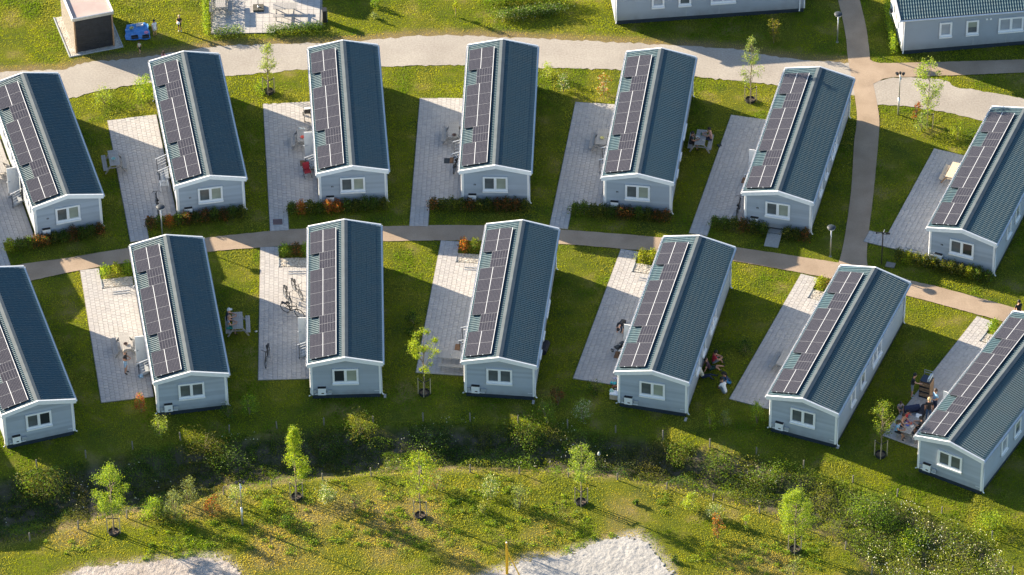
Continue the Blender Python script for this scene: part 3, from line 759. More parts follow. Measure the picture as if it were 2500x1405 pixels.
def panel_mesh(w, l, nu, nv):
    """solar panel lying flat: w across the slope (x), l along the roof (y)"""
    me = bpy.data.meshes.new('solar_panel'); f = .011; t = .035
    x, y = w / 2 - .006, l / 2 - .006
    V = [(-x, -y, 0), (x, -y, 0), (x, y, 0), (-x, y, 0), (-x, -y, t), (x, -y, t), (x, y, t), (-x, y, t),
         (-x + f, -y + f, t), (x - f, -y + f, t), (x - f, y - f, t), (-x + f, y - f, t), (-x + f, -y + f, t - .004), (x - f, -y + f, t - .004), (x - f, y - f, t - .004), (-x + f, y - f, t - .004)]
    F = [(0, 3, 2, 1), (0, 1, 5, 4), (1, 2, 6, 5), (2, 3, 7, 6), (3, 0, 4, 7), (4, 5, 9, 8), (5, 6, 10, 9), (6, 7, 11, 10), (7, 4, 8, 11),
         (8, 9, 13, 12), (9, 10, 14, 13), (10, 11, 15, 14), (11, 8, 12, 15), (12, 13, 14, 15)]
    me.from_pydata(V, [], F); me.materials.append(M_SILVER); me.materials.append(M_CELL); me.materials.append(M_BLACK)
    me.polygons[-1].material_index = 1; me.polygons[0].material_index = 2
    uv = me.uv_layers.new(name='UVMap')
    for li, c in zip(me.polygons[-1].loop_indices, ((0, 0), (nu, 0), (nu, nv), (0, nv))): uv.data[li].uv = c
    me.update(); return me
PANELS = []
for (ya, yb, n) in ((0.73, 2.82, 2), (4.33, 8.61, 4), (10.17, 12.30, 2)):
    for i in range(n):
        l = (yb - ya) / n
        for c in range(2): PANELS.append(('big', (0.41 - 0.5 * 0.355 + c * 0.355), LEN - (ya + (i + .5) * l), l))
for (ya, yb) in ((2.82, 4.33), (8.61, 10.17)):
    for i in range(2):
        l = (yb - ya) / 2; PANELS.append(('wide', 0.5375, LEN - (ya + (i + .5) * l), l))
def rails_mesh():
    mb = MB()
    for x in (0.36, 0.72):   # black mounting rails
        q = -HW2 * (1 - x); 
        for (ya, yb) in ((0.78, 12.25),):
            mb.bar((q, LEN - yb, roof_z(q) + .07), (q, LEN - ya, roof_z(q) + .07), .05, .035)
    for (y) in (LEN - 12.27, LEN - 8.58, LEN - 2.79):
        x0, x1 = -HW2 * (1 - .10), -HW2 * (1 - (.76 if y < 1 else .30))
        mb.bar((x0, y - .02, roof_z(x0) + .065), (x1, y - .02, roof_z(x1) + .065), .03, .09)
    return mb.mesh('mounting_rail', M_BLACK)
def clip_mesh():
    mb = MB()
    for x in (.22, .55):
        q = -HW2 * (1 - x); mb.box((q, LEN - 12.31, roof_z(q) + .12), (.05, .03, .04))
    return mb.mesh('end_clip', M_WHITE)
def inverter_mesh():
    mb = MB(); mb.box((-1.405, .20, .655), (.47, .16, .50)); mb.slot = 1; mb.box((-1.405, .20, .915), (.48, .17, .025)); mb.slot = 0
    return mb.mesh('inverter', [M_BOX, M_BLACK])
def stair_mesh():
    mb = MB()
    for i, z in enumerate((.40, .21)):
        x = -2.22 - i * .26; mb.box((x, 4.40, z), (.25, 1.0, .035))
    for y in (3.92, 4.88): mb.bar((-2.06, y, .40), (-2.78, y, .04), .03, .12)
    return mb.mesh('steps', M_BOXG)
def railing_mesh(y):
    mb = MB()
    mb.slot = 1; mb.tube([(-2.10, y, 1.42), (-2.82, y, 1.14)], .024, 6); mb.slot = 0
    mb.bar((-2.14, y, .36), (-2.14, y, 1.40), .03, .03); mb.bar((-2.73, y, .02), (-2.73, y, 1.16), .03, .03)
    mb.slot = 1
    for z in (.26, .48, .70, .90): mb.tube([(-2.14, y, z + .34), (-2.73, y, z + .06)], .011, 5)
    return mb.mesh('railing', [M_BLACK, M_RAILG])
def door_mesh(openit):
    mb = MB()
    if openit: mb.box((-2.40, 4.885, 1.34), (.72, .045, 1.90))
    else: mb.box((-2.012, 4.40, 1.34), (.04, .80, 1.90))
    return mb.mesh('door', M_WHITE)
def handle_mesh(openit):
    mb = MB()
    if openit: mb.box((-2.68, 4.855, 1.25), (.03, .02, .16)); mb.box((-2.64, 4.835, 1.28), (.11, .02, .025))
    else: mb.box((-2.04, 4.10, 1.25), (.02, .03, .16)); mb.box((-2.055, 4.14, 1.28), (.02, .11, .025))
    return mb.mesh('handle', M_BOXG)
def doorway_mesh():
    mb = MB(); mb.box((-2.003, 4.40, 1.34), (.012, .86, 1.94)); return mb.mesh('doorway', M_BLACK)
def lwin(root, y0, y1, kind):
    return None

def chalet(k, label, group, door=0, upper=True, steps=True, vent=False, panes=(0, 1), lamp=False):
    hx, hy, t = HOUSES[k]
    root = thing('holiday_chalet', label, 'chalet', (hx, hy, 0), R(t), group)
    P = lambda nm, key, fn: link(nm, hm(key, fn), root)
    w = P('wall', 'wall', wall_mesh)
    for i in range(NB):
        link('cladding_board', hm('b%d' % i, lambda: board_mesh(.30 + i * BH, .30 + (i + 1) * BH - .018, i == 0)), w)
    for y in (4.8, 6.9): link('joint_strip', hm('seam', seam_mesh), w, (0, y, 0))
    P('skirting', 'skirt', skirt_mesh)
    for s in (-1, 1):
        o = P('roof_sheet', 'rs%d' % s, lambda: sheet_mesh(s)); o['kind'] = 'stuff'
        for far in (0, 1):
            P('bargeboard', 'bb%d%d' % (s, far), lambda: barge_mesh(s, far)); P('corner_trim', 'ct%d%d' % (s, far), lambda: trim_mesh(s, far))
            P('downspout', 'ds%d%d' % (s, far), lambda: spout_mesh(s, 12.05 if far else .36))
        P('gutter', 'gt%d' % s, lambda: gutter_mesh(s))
    P('ridge_cap', 'ridge', ridge_mesh)
    # gable window
    WW, WH = 1.50, 1.07
    win = link('window', hm('gframe', lambda: wframe_mesh(WW, WH, True)), root, (-.015, .248, 1.735))
    for j, x in enumerate((-.365, .365)):
        link('pane', hm('gp%d' % panes[j], lambda: pane_mesh(.60, .84, (M_GLASS_D, M_GLASS_L, M_GLASS_K)[panes[j]])), win, (x, 0, .015))
    link('sill', hm('gsill', lambda: sill_mesh(WW)), win, (0, -.02, -WH / 2))
    # windows of the long right-hand wall
    for j, (y0, y1) in enumerate(((2.6, 3.4), (4.3, 5.1), (6.35, 7.95))):
        wl = link('window', hm('sf%d' % (j == 2), lambda: wframe_mesh(y1 - y0, 1.07, j == 2)), root, (2.035, (y0 + y1) / 2, 1.735), R(90))
        for x in ((0,) if j < 2 else (-.39, .39)):
            link('pane', hm('sp%d' % (j), lambda: pane_mesh(.58 if j < 2 else .62, .84, (M_GLASS_S, M_GLASS_D, M_GLASS_S)[j])), wl, (x, 0, .015))
        if j == 1: link('blind', hm('sbl', lambda: MB().box((0, .004, .2), (.58, .012, .40)).mesh('blind', M_GLASS_L)), wl)
        link('sill', hm('ss%d' % (j == 2), lambda: sill_mesh(y1 - y0)), wl, (0, -.02, -.535))
    for y in (5.6, 5.85): link('vent', hm('sv', lambda: MB().box((0, 0, 0), (.05, .13, .12)).mesh('vent', M_WHITE)), root, (2.02, y, 2.25))
    # left wall
    for (y0, y1) in ((1.6, 2.9), (7.0, 9.4)):
        wl = link('window', hm('lf%g' % y0, lambda: wframe_mesh(y1 - y0, 1.07, True)), root, (-2.035, (y0 + y1) / 2, 1.735), R(-90))
        for x in (-(y1 - y0) / 4 + .02, (y1 - y0) / 4 - .02): link('pane', hm('lp%g' % y0, lambda: pane_mesh((y1 - y0) / 2 - .18, .84, M_GLASS_D)), wl, (x, 0, .015))
    if steps:
        st = P('steps', 'steps', stair_mesh)
        for y in (3.80, 5.0): link('railing', hm('rl%g' % y, lambda: railing_mesh(y)), st)
    P('doorway', 'doorway', doorway_mesh)
    d = P('door', 'door%d' % door, lambda: door_mesh(door)); link('handle', hm('hd%d' % door, lambda: handle_mesh(door)), d)
    # solar equipment
    for kind, fx, y, l in PANELS:
        x = -HW2 * (1 - fx); wd = (HW2 / math.cos(math.atan(SLOPE))) * (.355 if kind == 'big' else .455)
        o = link('solar_panel', hm('%s%.2f' % (kind, l), lambda: panel_mesh(wd, l, 9 if kind == 'big' else 6, 12 if kind == 'big' else 12)), root, (x, y, roof_z(x) + .095))
        o.rotation_euler = (0, -math.atan(SLOPE) + random.gauss(0, .002), 0)
    P('mounting_rail', 'rails', rails_mesh)
    for fx in (.41, .766):
        def strip_(fx=fx):
            mb = MB(); q = -HW2 * (1 - fx)
            for (ya, yb) in (((.73, 2.82), (4.33, 8.61), (10.17, 12.30)) if fx < .5 else ((.73, 12.30),)): mb.bar((q, LEN - yb, roof_z(q) + .128), (q, LEN - ya, roof_z(q) + .128), .028, .014)
            return mb.mesh('clamp_strip', M_WHITE)
        tag(P('clamp_strip', 'cs%g' % fx, strip_), None, None, None, 'stuff')
    tag(P('end_clip', 'clips', clip_mesh), None, None, None, 'stuff')
    inv = P('inverter', 'inv', inverter_mesh); link('display', hm('disp', lambda: MB().box((-1.36, .117, .54), (.15, .01, .07)).mesh('display', M_BLACK)), inv)
    P('cable_tray', 'tray', lambda: MB().box((-1.34, .24, .40), (.95, .08, .04)).mesh('cable_tray', M_BOX))
    P('junction_box', 'jb1', lambda: MB().box((-.955, .235, .60), (.27, .11, .22)).mesh('junction_box', M_BOXG))
    P('junction_box', 'jb2', lambda: MB().box((-1.80, .24, .62), (.16, .10, .20)).mesh('junction_box', M_BOXG))
    def plate():
        mb = MB()
        for i, x in enumerate((1.65, 1.705, 1.76, 1.815, 1.86)): mb.box((x, .272, .53), (.038, .008, .055))
        return mb.mesh('name_mark', mat('mark_grey', (.62, .66, .70), .5))
    if not upper: tag(P('name_mark', 'nm', plate), None, None, None, 'stuff')
    if vent:
        v = P('wall_vent', 'wv', lambda: MB().box((-1.25, .27, 1.62), (.13, .03, .10)).mesh('wall_vent', M_BLACK))
        link('grille', hm('wv2', lambda: MB().box((-1.25, .252, 1.62), (.07, .015, .045)).mesh('grille', M_BOXG)), v)
    if lamp:
        mb = MB(); mb.ball((0.05, .24, 2.93), .07); mb.build('wall_lamp', M_WHITE, root, True)
    return root
GU, GL = 'grey chalets of the upper row', 'grey chalets of the lower row'
udoor = dict(U1=1, U3=1, U6=1); ldoor = dict(L2=1, L3=1, L5=1, L7=1, L1=1)
side_u = ['at the left edge', 'second from left', 'third from left', 'fourth from left', 'third from right', 'second from right', 'at the right edge']
UPANE = [(0, 1), (0, 1), (0, 1), (0, 1), (0, 1), (0, 1), (0, 2)]; LPANE = [(0, 2), (0, 0), (2, 1), (0, 0), (0, 1), (0, 0), (0, 0)]
for i, k in enumerate(UP_ROW):
    chalet(k, 'grey chalet with solar panels in the upper row, %s' % side_u[i], GU, udoor.get(k, 0), True, True, True, UPANE[i])
for i, k in enumerate(LOW_ROW):
    chalet(k, 'grey chalet with solar panels in the lower row, %s' % side_u[i], GL, ldoor.get(k, 0), False, True, False, LPANE[i], k == 'L7')
chalet('B1', 'grey chalet seen from its long side, cut by the top edge', 'grey chalets behind the gravel path', 0, True, False)
chalet('B2', 'grey chalet with tiled roof lying lengthwise in the top right corner', 'grey chalets behind the gravel path', 0, True, False)
chalet('L0', 'grey chalet beyond the left edge, lower row', GL, 0, False)
chalet('U0', 'grey chalet beyond the left edge, upper row', GU, 0, True)
chalet('N1', 'grey chalet beyond the top edge above the tiled terrace', 'grey chalets behind the gravel path', 0, True, False)

# ================================================================== vegetation
def rot_frames(n):
    """random orthonormal pairs"""
    a = RNG.normal(size=(n, 3)); a /= np.linalg.norm(a, axis=1)[:, None]
    b = RNG.normal(size=(n, 3)); b -= (a * b).sum(1)[:, None] * a; b /= np.linalg.norm(b, axis=1)[:, None]
    return a, b
def leaf_cards(C, size, col, var=0.25, asp=0.62):
    """one rhombic leaf per centre"""
    n = len(C); a, b = rot_frames(n); s = (np.asarray(size) * RNG.uniform(0.65, 1.3, n))[:, None]
    V = np.stack([C - a * s * .5, C + b * s * asp * .5, C + a * s * .5, C - b * s * asp * .5], 1).reshape(-1, 3)
    F = np.arange(n * 4).reshape(n, 4)
    c = np.asarray(col) if np.ndim(col) == 2 else np.tile(np.asarray(col), (n, 1))
    k = RNG.uniform(1 - var, 1 + var, (n, 1)); hue = RNG.normal(0, var * .25, (n, 1))
    c = np.clip(c * k * np.concatenate([1 + hue, np.ones((n, 1)), 1 - hue], 1), 0, 1)
    return V, F, np.repeat(c, 4, 0)
C_LIME = (0.32, 0.42, 0.030); C_MID = (0.135, 0.235, 0.026); C_DARK = (0.036, 0.075, 0.016); C_PALE = (0.27, 0.33, 0.12); C_GREY = (0.16, 0.20, 0.095)
C_YEL = (0.27, 0.27, 0.022); C_RED = (0.34, 0.075, 0.040); C_ORA = (0.48, 0.16, 0.035); C_BRN = (0.15, 0.08, 0.032); C_WHT = (0.55, 0.58, 0.48); C_OLV = (0.12, 0.13, 0.026)
def mixcol(n, cols, wts):
    i = RNG.choice(len(cols), n, p=np.array(wts) / sum(wts)); return np.array(cols)[i]
def crown_clumps(kind, zb, zt, hw, n):
    """clump centres relative to the trunk axis"""
    out = []
    while len(out) < n:
        t = RNG.uniform(0, 1); a = RNG.uniform(0, 2 * math.pi)
        if kind == 'cone': r = hw * (1 - t) ** 0.75 * (0.55 if t < .08 else 1)
        elif kind == 'spire': r = hw * (math.sin(math.pi * min(t / .62, 1) ** .8) ** .7 if t < .5 else max(.14, (1 - t) * 1.1))
        elif kind == 'oval': r = hw * math.sin(math.pi * (0.08 + .90 * t)) ** .6
        else: r = hw * (0.35 + .65 * math.sin(math.pi * t))
        rr = r * math.sqrt(RNG.uniform(.12, 1)); out.append((rr * math.cos(a), rr * math.sin(a), zb + (zt - zb) * t))
    return np.array(out)
def tree(label, base, top, cbot, cw, kind, cols, wts, nclump=46, per=34, csize=.20, leaf=.072, lean=0.0, stakes=3, ring=True, ring_col=None, stake_h=1.15, name='young_tree'):
    b = GZ(*base); zt = ZAT(b, top); zb = ZAT(b, cbot); hw = cw / 42.4 / 2
    root = thing(name, label, 'tree', b, 0, 'young staked trees')
    h = zt - b.z; hb = zb - b.z
    cl = crown_clumps(kind, hb, h, hw, nclump)
    mb = MB(); tp = [Vector((0, 0, -.05)), Vector((.02, 0, hb * .5)), Vector((-.02, .02, hb)), Vector((.02, 0, (h + hb) / 2)), Vector((0, 0, h * .97))]
    mb.tube(tp, [.045, .04, .034, .022, .008], 7); mb.build('trunk', M_BARK, root, True)
    lb = MB()
    for c in cl[:: 2 if nclump > 30 else 1]:
        z0 = max(hb * .75, c[2] - math.hypot(c[0], c[1]) * 1.1 - .1)
        lb.tube([(0, 0, z0), (c[0] * .5, c[1] * .5, (z0 + c[2]) / 2 + .03), tuple(c)], [.018, .012, .005], 4, False)
    tag(lb.build('branch', M_BARK, root, True), None, None, None, 'stuff')
    C = np.concatenate([c + RNG.normal(0, csize * RNG.uniform(.55, 1.0), (int(3.3 * per * RNG.uniform(.5, 1.4)), 3)) * np.array([1, 1, .8]) for c in cl])
    C = C[C[:, 2] > hb * .7]
    lum = np.clip(.62 + .5 * (C[:, 2] - hb) / max(h - hb, .1), .6, 1.1)[:, None] * 0 + 1
    Vv, Ff, cc = leaf_cards(C, leaf, mixcol(len(C), cols, wts) * lum)
    link('crown', np_mesh('crown', Vv, Ff, M_LEAF, cc), root)
    for i in range(stakes):
        a = math.pi * (.95 + i * (1.9 / max(1, stakes - 1)) * .55) if stakes > 1 else 2.0
        x, y = .36 * math.cos(a), .30 * math.sin(a)
        mb = MB(); mb.tube([(x, y, -.05), (x * .98, y, stake_h)], .030, 6); mb.build('stake', M_STAKE, root)
        if i: 
            mb = MB(); mb.bar((px_, py_, stake_h - .06), (x, y, stake_h - .06), .02, .06); mb.build('strap', M_RUBBER, root)
        px_, py_ = x, y
    if ring:
        mb = MB(); n = 18
        for k in range(n):
            a0, a1 = 2 * math.pi * k / n, 2 * math.pi * (k + 1) / n
            q = lambda a, r, z: (r * math.cos(a), r * math.sin(a), z)
            mb.hexa([q(a0, .28, -.02), q(a0, .30, -.02), q(a1, .30, -.02), q(a1, .28, -.02)], [q(a0, .29, .18), q(a0, .31, .18), q(a1, .31, .18), q(a1, .29, .18)])
        mb.build('watering_ring', ring_col or M_RUBBER, root)
        mb = MB(); mb.lathe((0, 0, 0), [(.285, -.01), (.28, .06), (.1, .09)], 16); mb.build('soil', M_SOIL, root)
    return root
tree('bright green round young tree near the lower left corner', (278, 1302), 1140, 1243, 84, 'oval', [C_LIME, C_MID, C_PALE], [4, 4, 1], 60, 34, .17, stakes=2)
tree('bright green pointed young tree left of centre below the ditch', (724, 1216), 1040, 1165, 74, 'spire', [C_LIME, C_MID, C_YEL], [6, 3, 1], 64, 34, .15, stakes=3)
tree('open yellow green young tree in a black planter ring, lower centre', (1026, 1262), 1103, 1210, 92, 'open', [C_LIME, C_YEL, C_MID], [5, 2, 3], 44, 22, .17, stakes=2)
tree('pale green young tree beside the ditch, right of lower centre', (1419, 1229), 1090, 1172, 66, 'oval', [C_PALE, C_MID, C_LIME], [4, 3, 3], 48, 26, .15, stakes=3)
tree('dense lime young tree in the lower right grass', (1940, 1345), 1197, 1305, 86, 'oval', [C_LIME, C_PALE, C_MID], [6, 2, 2], 74, 36, .17, stakes=3)
tree('lime tree with upright open branches between two lower chalets', (1036, 962), 812, 905, 76, 'open', [C_LIME, C_YEL, C_MID], [6, 2, 1], 34, 36, .12, stakes=3)
tree('olive green tree beside the party table terrace', (2150, 1113), 985, 1062, 66, 'open', [C_LIME, C_OLV, C_MID], [3, 4, 3], 26, 20, .16, stakes=3)
tree('thin grey green tree on the verge left of the third upper chalet', (656, 226), 108, 180, 44, 'oval', [C_PALE, C_GREY, C_LIME], [4, 3, 3], 30, 16, .15, leaf=.08, stakes=3)
tree('sparse pale tree beside the gravel path, upper right', (1832, 247), 95, 198, 74, 'cone', [C_PALE, C_GREY, C_MID], [5, 3, 2], 46, 14, .15, leaf=.08, stakes=3)
tree('wispy green tree beside the right gravel path', (2263, 314), 154, 262, 92, 'open', [C_MID, C_PALE, C_LIME], [4, 3, 3], 46, 20, .18, leaf=.09, stakes=2, ring=False)

def shrub(label, base, w, h, cols, wts, n=420, leaf=.075, shape='round', name='shrub', group='shrubs in the grass'):
    b = GZ(*base); W = w / 42.4 / 2; H = h / 32.6; n = int(n * 1.7); leaf = leaf * 1.1
    root = thing(name, label, 'shrub', b, 0, group)
    sb = MB(); tips = []
    for i in range(7):
        a = RNG.uniform(0, 6.28); r = W * RNG.uniform(.2, .85); z = H * RNG.uniform(.55, 1.0)
        if shape == 'column': r *= .55
        tips.append((r * math.cos(a), r * math.sin(a), z)); sb.tube([(0, 0, -.03), (r * .4 * math.cos(a), r * .4 * math.sin(a), z * .5), tips[-1]], [.014, .010, .004], 4, False)
    tag(sb.build('stem', M_BARK, root), None, None, None, 'stuff')
    k = max(8, n // 26); cs = []
    for i in range(k):
        t = RNG.uniform(.12, 1); a = RNG.uniform(0, 6.28)
        r = W * math.sqrt(RNG.uniform(.05, 1)) * (math.sqrt(max(0, 1 - (t - .35) ** 2 / .6)) if shape == 'round' else (1.05 - t) ** .6)
        cs.append((r * math.cos(a), r * math.sin(a), H * t))
    C = np.concatenate([np.array(c) + RNG.normal(0, max(.05, W * .22), (n // k, 3)) for c in cs]); C[:, 2] = np.abs(C[:, 2]) + .02
    Vv, Ff, cc = leaf_cards(C, leaf, mixcol(len(C), cols, wts), .3)
    link('foliage', np_mesh('foliage', Vv, Ff, M_LEAF, cc), root)
    return root
for a in [
    ('lush bright green shrub beside the second upper chalet', (352, 238), 52, 46, [C_LIME, C_MID], [3, 2], 900),
    ('white flecked shrub right of the fourth upper chalet', (1376, 224), 28, 46, [C_WHT, C_MID, C_DARK], [2, 4, 2], 420),
    ('reddish shrub with white flecks left of the fifth upper chalet', (1474, 232), 32, 48, [C_RED, C_WHT, C_MID, C_ORA], [2, 2, 3, 1], 460),
    ('low pale weeds at the gravel path edge, upper middle', (1338, 190), 40, 34, [C_LIME, C_PALE], [3, 2], 240),
    ('loose pale weeds at the corner left of the second upper chalet', (255, 252), 60, 26, [C_PALE, C_MID, C_LIME], [3, 2, 2], 320),
    ('yellow green rounded shrub beside the right gravel path', (2338, 342), 40, 42, [C_YEL, C_LIME, C_PALE], [3, 3, 1], 620),
    ('pale loose shrub at the foot of the wispy tree', (2250, 322), 40, 42, [C_PALE, C_MID, C_GREY], [3, 3, 2], 420),
    ('thin red leaved shrub near the floodlight mast at right', (2236, 292), 24, 46, [C_RED, C_ORA, C_MID], [4, 1, 2], 220),
    ('slender yellowish columnar shrub in the shade of the top chalet', (1889, 106), 30, 64, [C_YEL, C_OLV, C_BRN], [3, 3, 1], 480),
    ('red leaved shrub below the terrace of the second lower chalet', (346, 1006), 28, 40, [C_RED, C_ORA, C_MID, C_PALE], [4, 2, 1, 1], 380),
    ('pale green shrub in front of the second lower chalet', (391, 1064), 50, 46, [C_PALE, C_LIME, C_GREY], [3, 3, 1], 460),
    ('small dark shrub by the right corner of the second lower chalet', (556, 1020), 40, 30, [C_DARK, C_MID], [3, 2], 300),
    ('green upright shrub right of the second lower chalet', (609, 1012), 38, 44, [C_MID, C_LIME], [3, 1], 520),
    ('green shrub in front of the gap left of the fifth lower chalet', (1334, 1032), 44, 52, [C_MID, C_OLV], [3, 2], 560),
    ('white flowering shrub in front of the fifth lower chalet', (1424, 1030), 44, 48, [C_MID, C_WHT, C_GREY], [4, 2, 3], 520),
    ('dusky red shrub left of the fifth lower chalet', (1362, 990), 36, 44, [C_BRN, C_RED, C_DARK], [3, 1, 2], 420),
    ('yellow tipped upright shrub right of the fifth lower chalet', (1733, 1046), 26, 48, [C_YEL, C_LIME, C_MID], [3, 2, 1], 300),
    ('small pale shrub beside the yellow tipped one', (1768, 1040), 34, 34, [C_PALE, C_GREY, C_YEL], [2, 2, 1], 260),
    ('rounded green shrub at the left corner of the sixth lower chalet', (1848, 1034), 38, 44, [C_MID, C_YEL, C_LIME], [4, 1, 1], 620),
    ('white leaved shrub beside the pointed young tree', (798, 1228), 42, 42, [C_WHT, C_PALE, C_MID], [3, 3, 3], 540),
    ('grey twiggy shrub in the shade right of the white leaved one', (868, 1242), 34, 30, [C_GREY, C_BRN], [3, 1], 200),
    ('white leaved shrub below the ditch right of lower centre', (1198, 1212), 42, 44, [C_WHT, C_PALE, C_MID, C_DARK], [2, 3, 3, 1], 560),
    ('grey green airy shrub right of lower centre', (1268, 1240), 40, 50, [C_GREY, C_PALE], [3, 2], 420),
    ('pale shrub with reddish tips behind the open young tree', (1066, 1196), 38, 38, [C_PALE, C_RED, C_GREY], [3, 1, 2], 360),
    ('grey green conical shrub left of the floodlight mast', (428, 1272), 50, 72, [C_GREY, C_PALE, C_OLV], [4, 2, 2], 820, .075, 'cone'),
    ('bright green bushy shrub beside the conical one', (374, 1258), 50, 36, [C_LIME, C_MID], [3, 3], 720),
    ('dark bluish low shrub between two bushes at lower left', (398, 1262), 44, 28, [C_DARK, C_GREY], [3, 1], 460),
    ('feathery grey shrub on the lower lip of the ditch', (460, 1232), 46, 60, [C_GREY, C_OLV, C_PALE], [3, 2, 1], 620),
    ('red leaved shrub in the grass near the floodlight mast', (518, 1254), 36, 42, [C_RED, C_MID, C_ORA], [3, 2, 1], 380),
    ('pale loose shrub behind the floodlight mast', (578, 1236), 36, 48, [C_PALE, C_WHT, C_MID], [3, 1, 2], 360),
    ('low green tuft left of the white leaved shrub', (656, 1244), 30, 18, [C_MID, C_LIME], [2, 2], 260),
    ('low dark green tuft below the pointed young tree', (700, 1284), 34, 22, [C_MID, C_DARK], [2, 2], 320),
    ('small yellow tuft in the grass right of lower centre', (1178, 1252), 30, 20, [C_PALE, C_YEL, C_DARK], [2, 2, 1], 240),
    ('bright yellow green shrub on the slope at lower right', (1688, 1245), 36, 34, [C_LIME, C_PALE, C_YEL], [3, 2, 1], 520),
    ('whitish herb patch beside the bright shrub at lower right', (1744, 1262), 42, 30, [C_WHT, C_PALE, C_MID], [2, 2, 2], 320),
    ('reddish brown shrub in the grass at lower right', (1752, 1312), 28, 52, [C_BRN, C_ORA, C_PALE], [3, 2, 1], 380),
    ('small lime plant with white stone at lower right', (1820, 1288), 22, 30, [C_LIME, C_PALE], [3, 1], 180),
    ('dark round clump beside the sand pitch', (1648, 1372), 14, 10, [C_DARK, C_MID], [3, 1], 160),
    ('small dark tussock left of the bright shrub', (1555, 1232), 16, 9, [C_DARK, C_MID], [2, 2], 160),
    ('twiggy grey plant in front of the dense lime tree', (1936, 1404), 46, 40, [C_GREY, C_PALE], [2, 2], 160),
    ('small green shrub at the top edge left of the wild bank', (916, 18), 26, 18, [C_MID, C_LIME], [3, 2], 260),
    ('single pale herb in the shade near the top edge', (914, 46), 14, 16, [C_PALE, C_GREY], [3, 1], 120),
    ('slim yellow shrub at the top edge right of the herb', (1113, 42), 16, 42, [C_YEL, C_LIME], [3, 2], 220),
    ('dark green shrub in the lower gap right of the third chalet', (1010, 792), 34, 22, [C_DARK, C_MID], [3, 1], 300),
    ('dark weed clump in the shade between lower chalets', (1000, 815), 26, 12, [C_DARK, C_MID], [3, 1], 200),
    ('dark green weed clump on the shaded lawn right of the fifth lower chalet', (1820, 860), 40, 24, [C_DARK, C_MID], [3, 1], 320),
    ('low dark weed patch beside the slab terrace of the fifth lower chalet', (1455, 958), 44, 20, [C_DARK, C_MID], [3, 1], 320),
    ('bright grass clump right of the second upper terrace top', (640, 222), 40, 20, [C_MID, C_LIME], [2, 2], 300),
    ('sunlit rounded bush on the ditch slope at far left', (92, 1206), 115, 34, [C_OLV, C_OLV, C_MID, C_DARK], [3, 2, 3, 1], 1700, .08),
    ('leafy green bush in the ditch at the right', (2120, 1262), 87, 36, [C_MID, C_DARK, C_LIME], [4, 2, 1], 1300),
    ('dark green bush in the right ditch beside the tall grass', (2165, 1290), 70, 30, [C_DARK, C_MID], [3, 2], 900),
    ('lime bush on the right bank of the ditch', (2232, 1330), 75, 21, [C_LIME, C_MID], [2, 3], 700),
    ('bright green bush behind the right ditch fence', (2418, 1290), 82, 20, [C_LIME, C_MID], [2, 2], 760),
    ('olive green bush in the ditch right of centre', (1660, 1118), 75, 23, [C_MID, C_OLV, C_OLV], [3, 2, 2], 800),
    ('dark leafy bush in the ditch right of centre', (1760, 1150), 82, 30, [C_DARK, C_MID, C_OLV], [2, 3, 2], 900),
    ('green flowering bush in the ditch below the sixth lower chalet', (1860, 1180), 87, 28, [C_MID, C_OLV, C_WHT], [4, 2, .4], 900),
    ('large dark bush in the ditch left of the pointed tree', (560, 1140), 112, 28, [C_DARK, C_MID], [3, 1], 1100),
    ('dark bush in the ditch below the third lower chalet', (780, 1100), 100, 25, [C_DARK, C_MID, C_OLV], [3, 1, 1], 1000),
    ('mid green bush in the ditch behind the open young tree', (1050, 1096), 112, 28, [C_DARK, C_MID, C_OLV], [3, 2, 1], 1100),
    ('sunlit tall grass clump at the upper ditch edge, centre', (880, 1062), 75, 33, [C_OLV, C_OLV, C_MID], [3, 2, 1], 620),
    ('sunlit bush at the upper ditch edge right of centre', (1285, 1070), 87, 30, [C_OLV, C_OLV, C_MID], [2, 2, 3], 900),
    ('tall olive reeds at the upper ditch edge, left', (500, 1096), 112, 25, [C_OLV, C_OLV, C_OLV], [3, 2, 2], 900),
]:
    shrub(*a)

# hedges ------------------------------------------------------------
def hedge(k, label, spans, y0, y1, h, pal, group, n=620):
    root = thing('hedge', label, 'hedge', HW(k, 0, 0), R(HOUSES[k][2]), group)
    for (xa, xb) in spans:
        m = max(1, int((xb - xa) / .52))
        for i in range(m):
            xc = xa + (i + .5) * (xb - xa) / m; hh = h * random.uniform(.85, 1.12); cols = random.choice(pal)
            q = n; C = np.stack([xc + RNG.normal(0, .17, q), (y0 + y1) / 2 + np.clip(RNG.normal(0, (y1 - y0) * .30, q), -(y1 - y0) * .6, (y1 - y0) * .6), hh * RNG.beta(1.6, 1.1, q)], 1)
            w_ = np.abs(C[:, 0] - xc); C[:, 2] *= np.clip(1.1 - w_ * .9, .5, 1); C[:, 2] += .02
            Vv, Ff, cc = leaf_cards(C, .085, mixcol(q, cols[0], cols[1]), .35)
            p_ = tag(link('hedge_plant', np_mesh('hedge_plant', Vv, Ff, M_LEAF, cc), root), None, None, None, 'stuff')
            mb = MB()
            mb.tube([(xc, (y0 + y1) / 2, -.02), (xc + .03, (y0 + y1) / 2, hh * .7)], [.02, .006], 4, False); mb.build('stem', M_BARK, p_)
GRN = ([C_DARK, C_MID, C_OLV], [3, 3, 3]); GRN2 = ([C_DARK, C_OLV, C_YEL], [3, 3, 1]); BRN = ([C_BRN, C_DARK, C_ORA], [3, 3, 1]); ORG = ([C_ORA, C_BRN, C_YEL], [4, 1, 1]); YLW = ([C_YEL, C_LIME, C_OLV], [4, 3, 2])
PALU = [GRN, GRN, GRN2, GRN2, BRN, BRN]
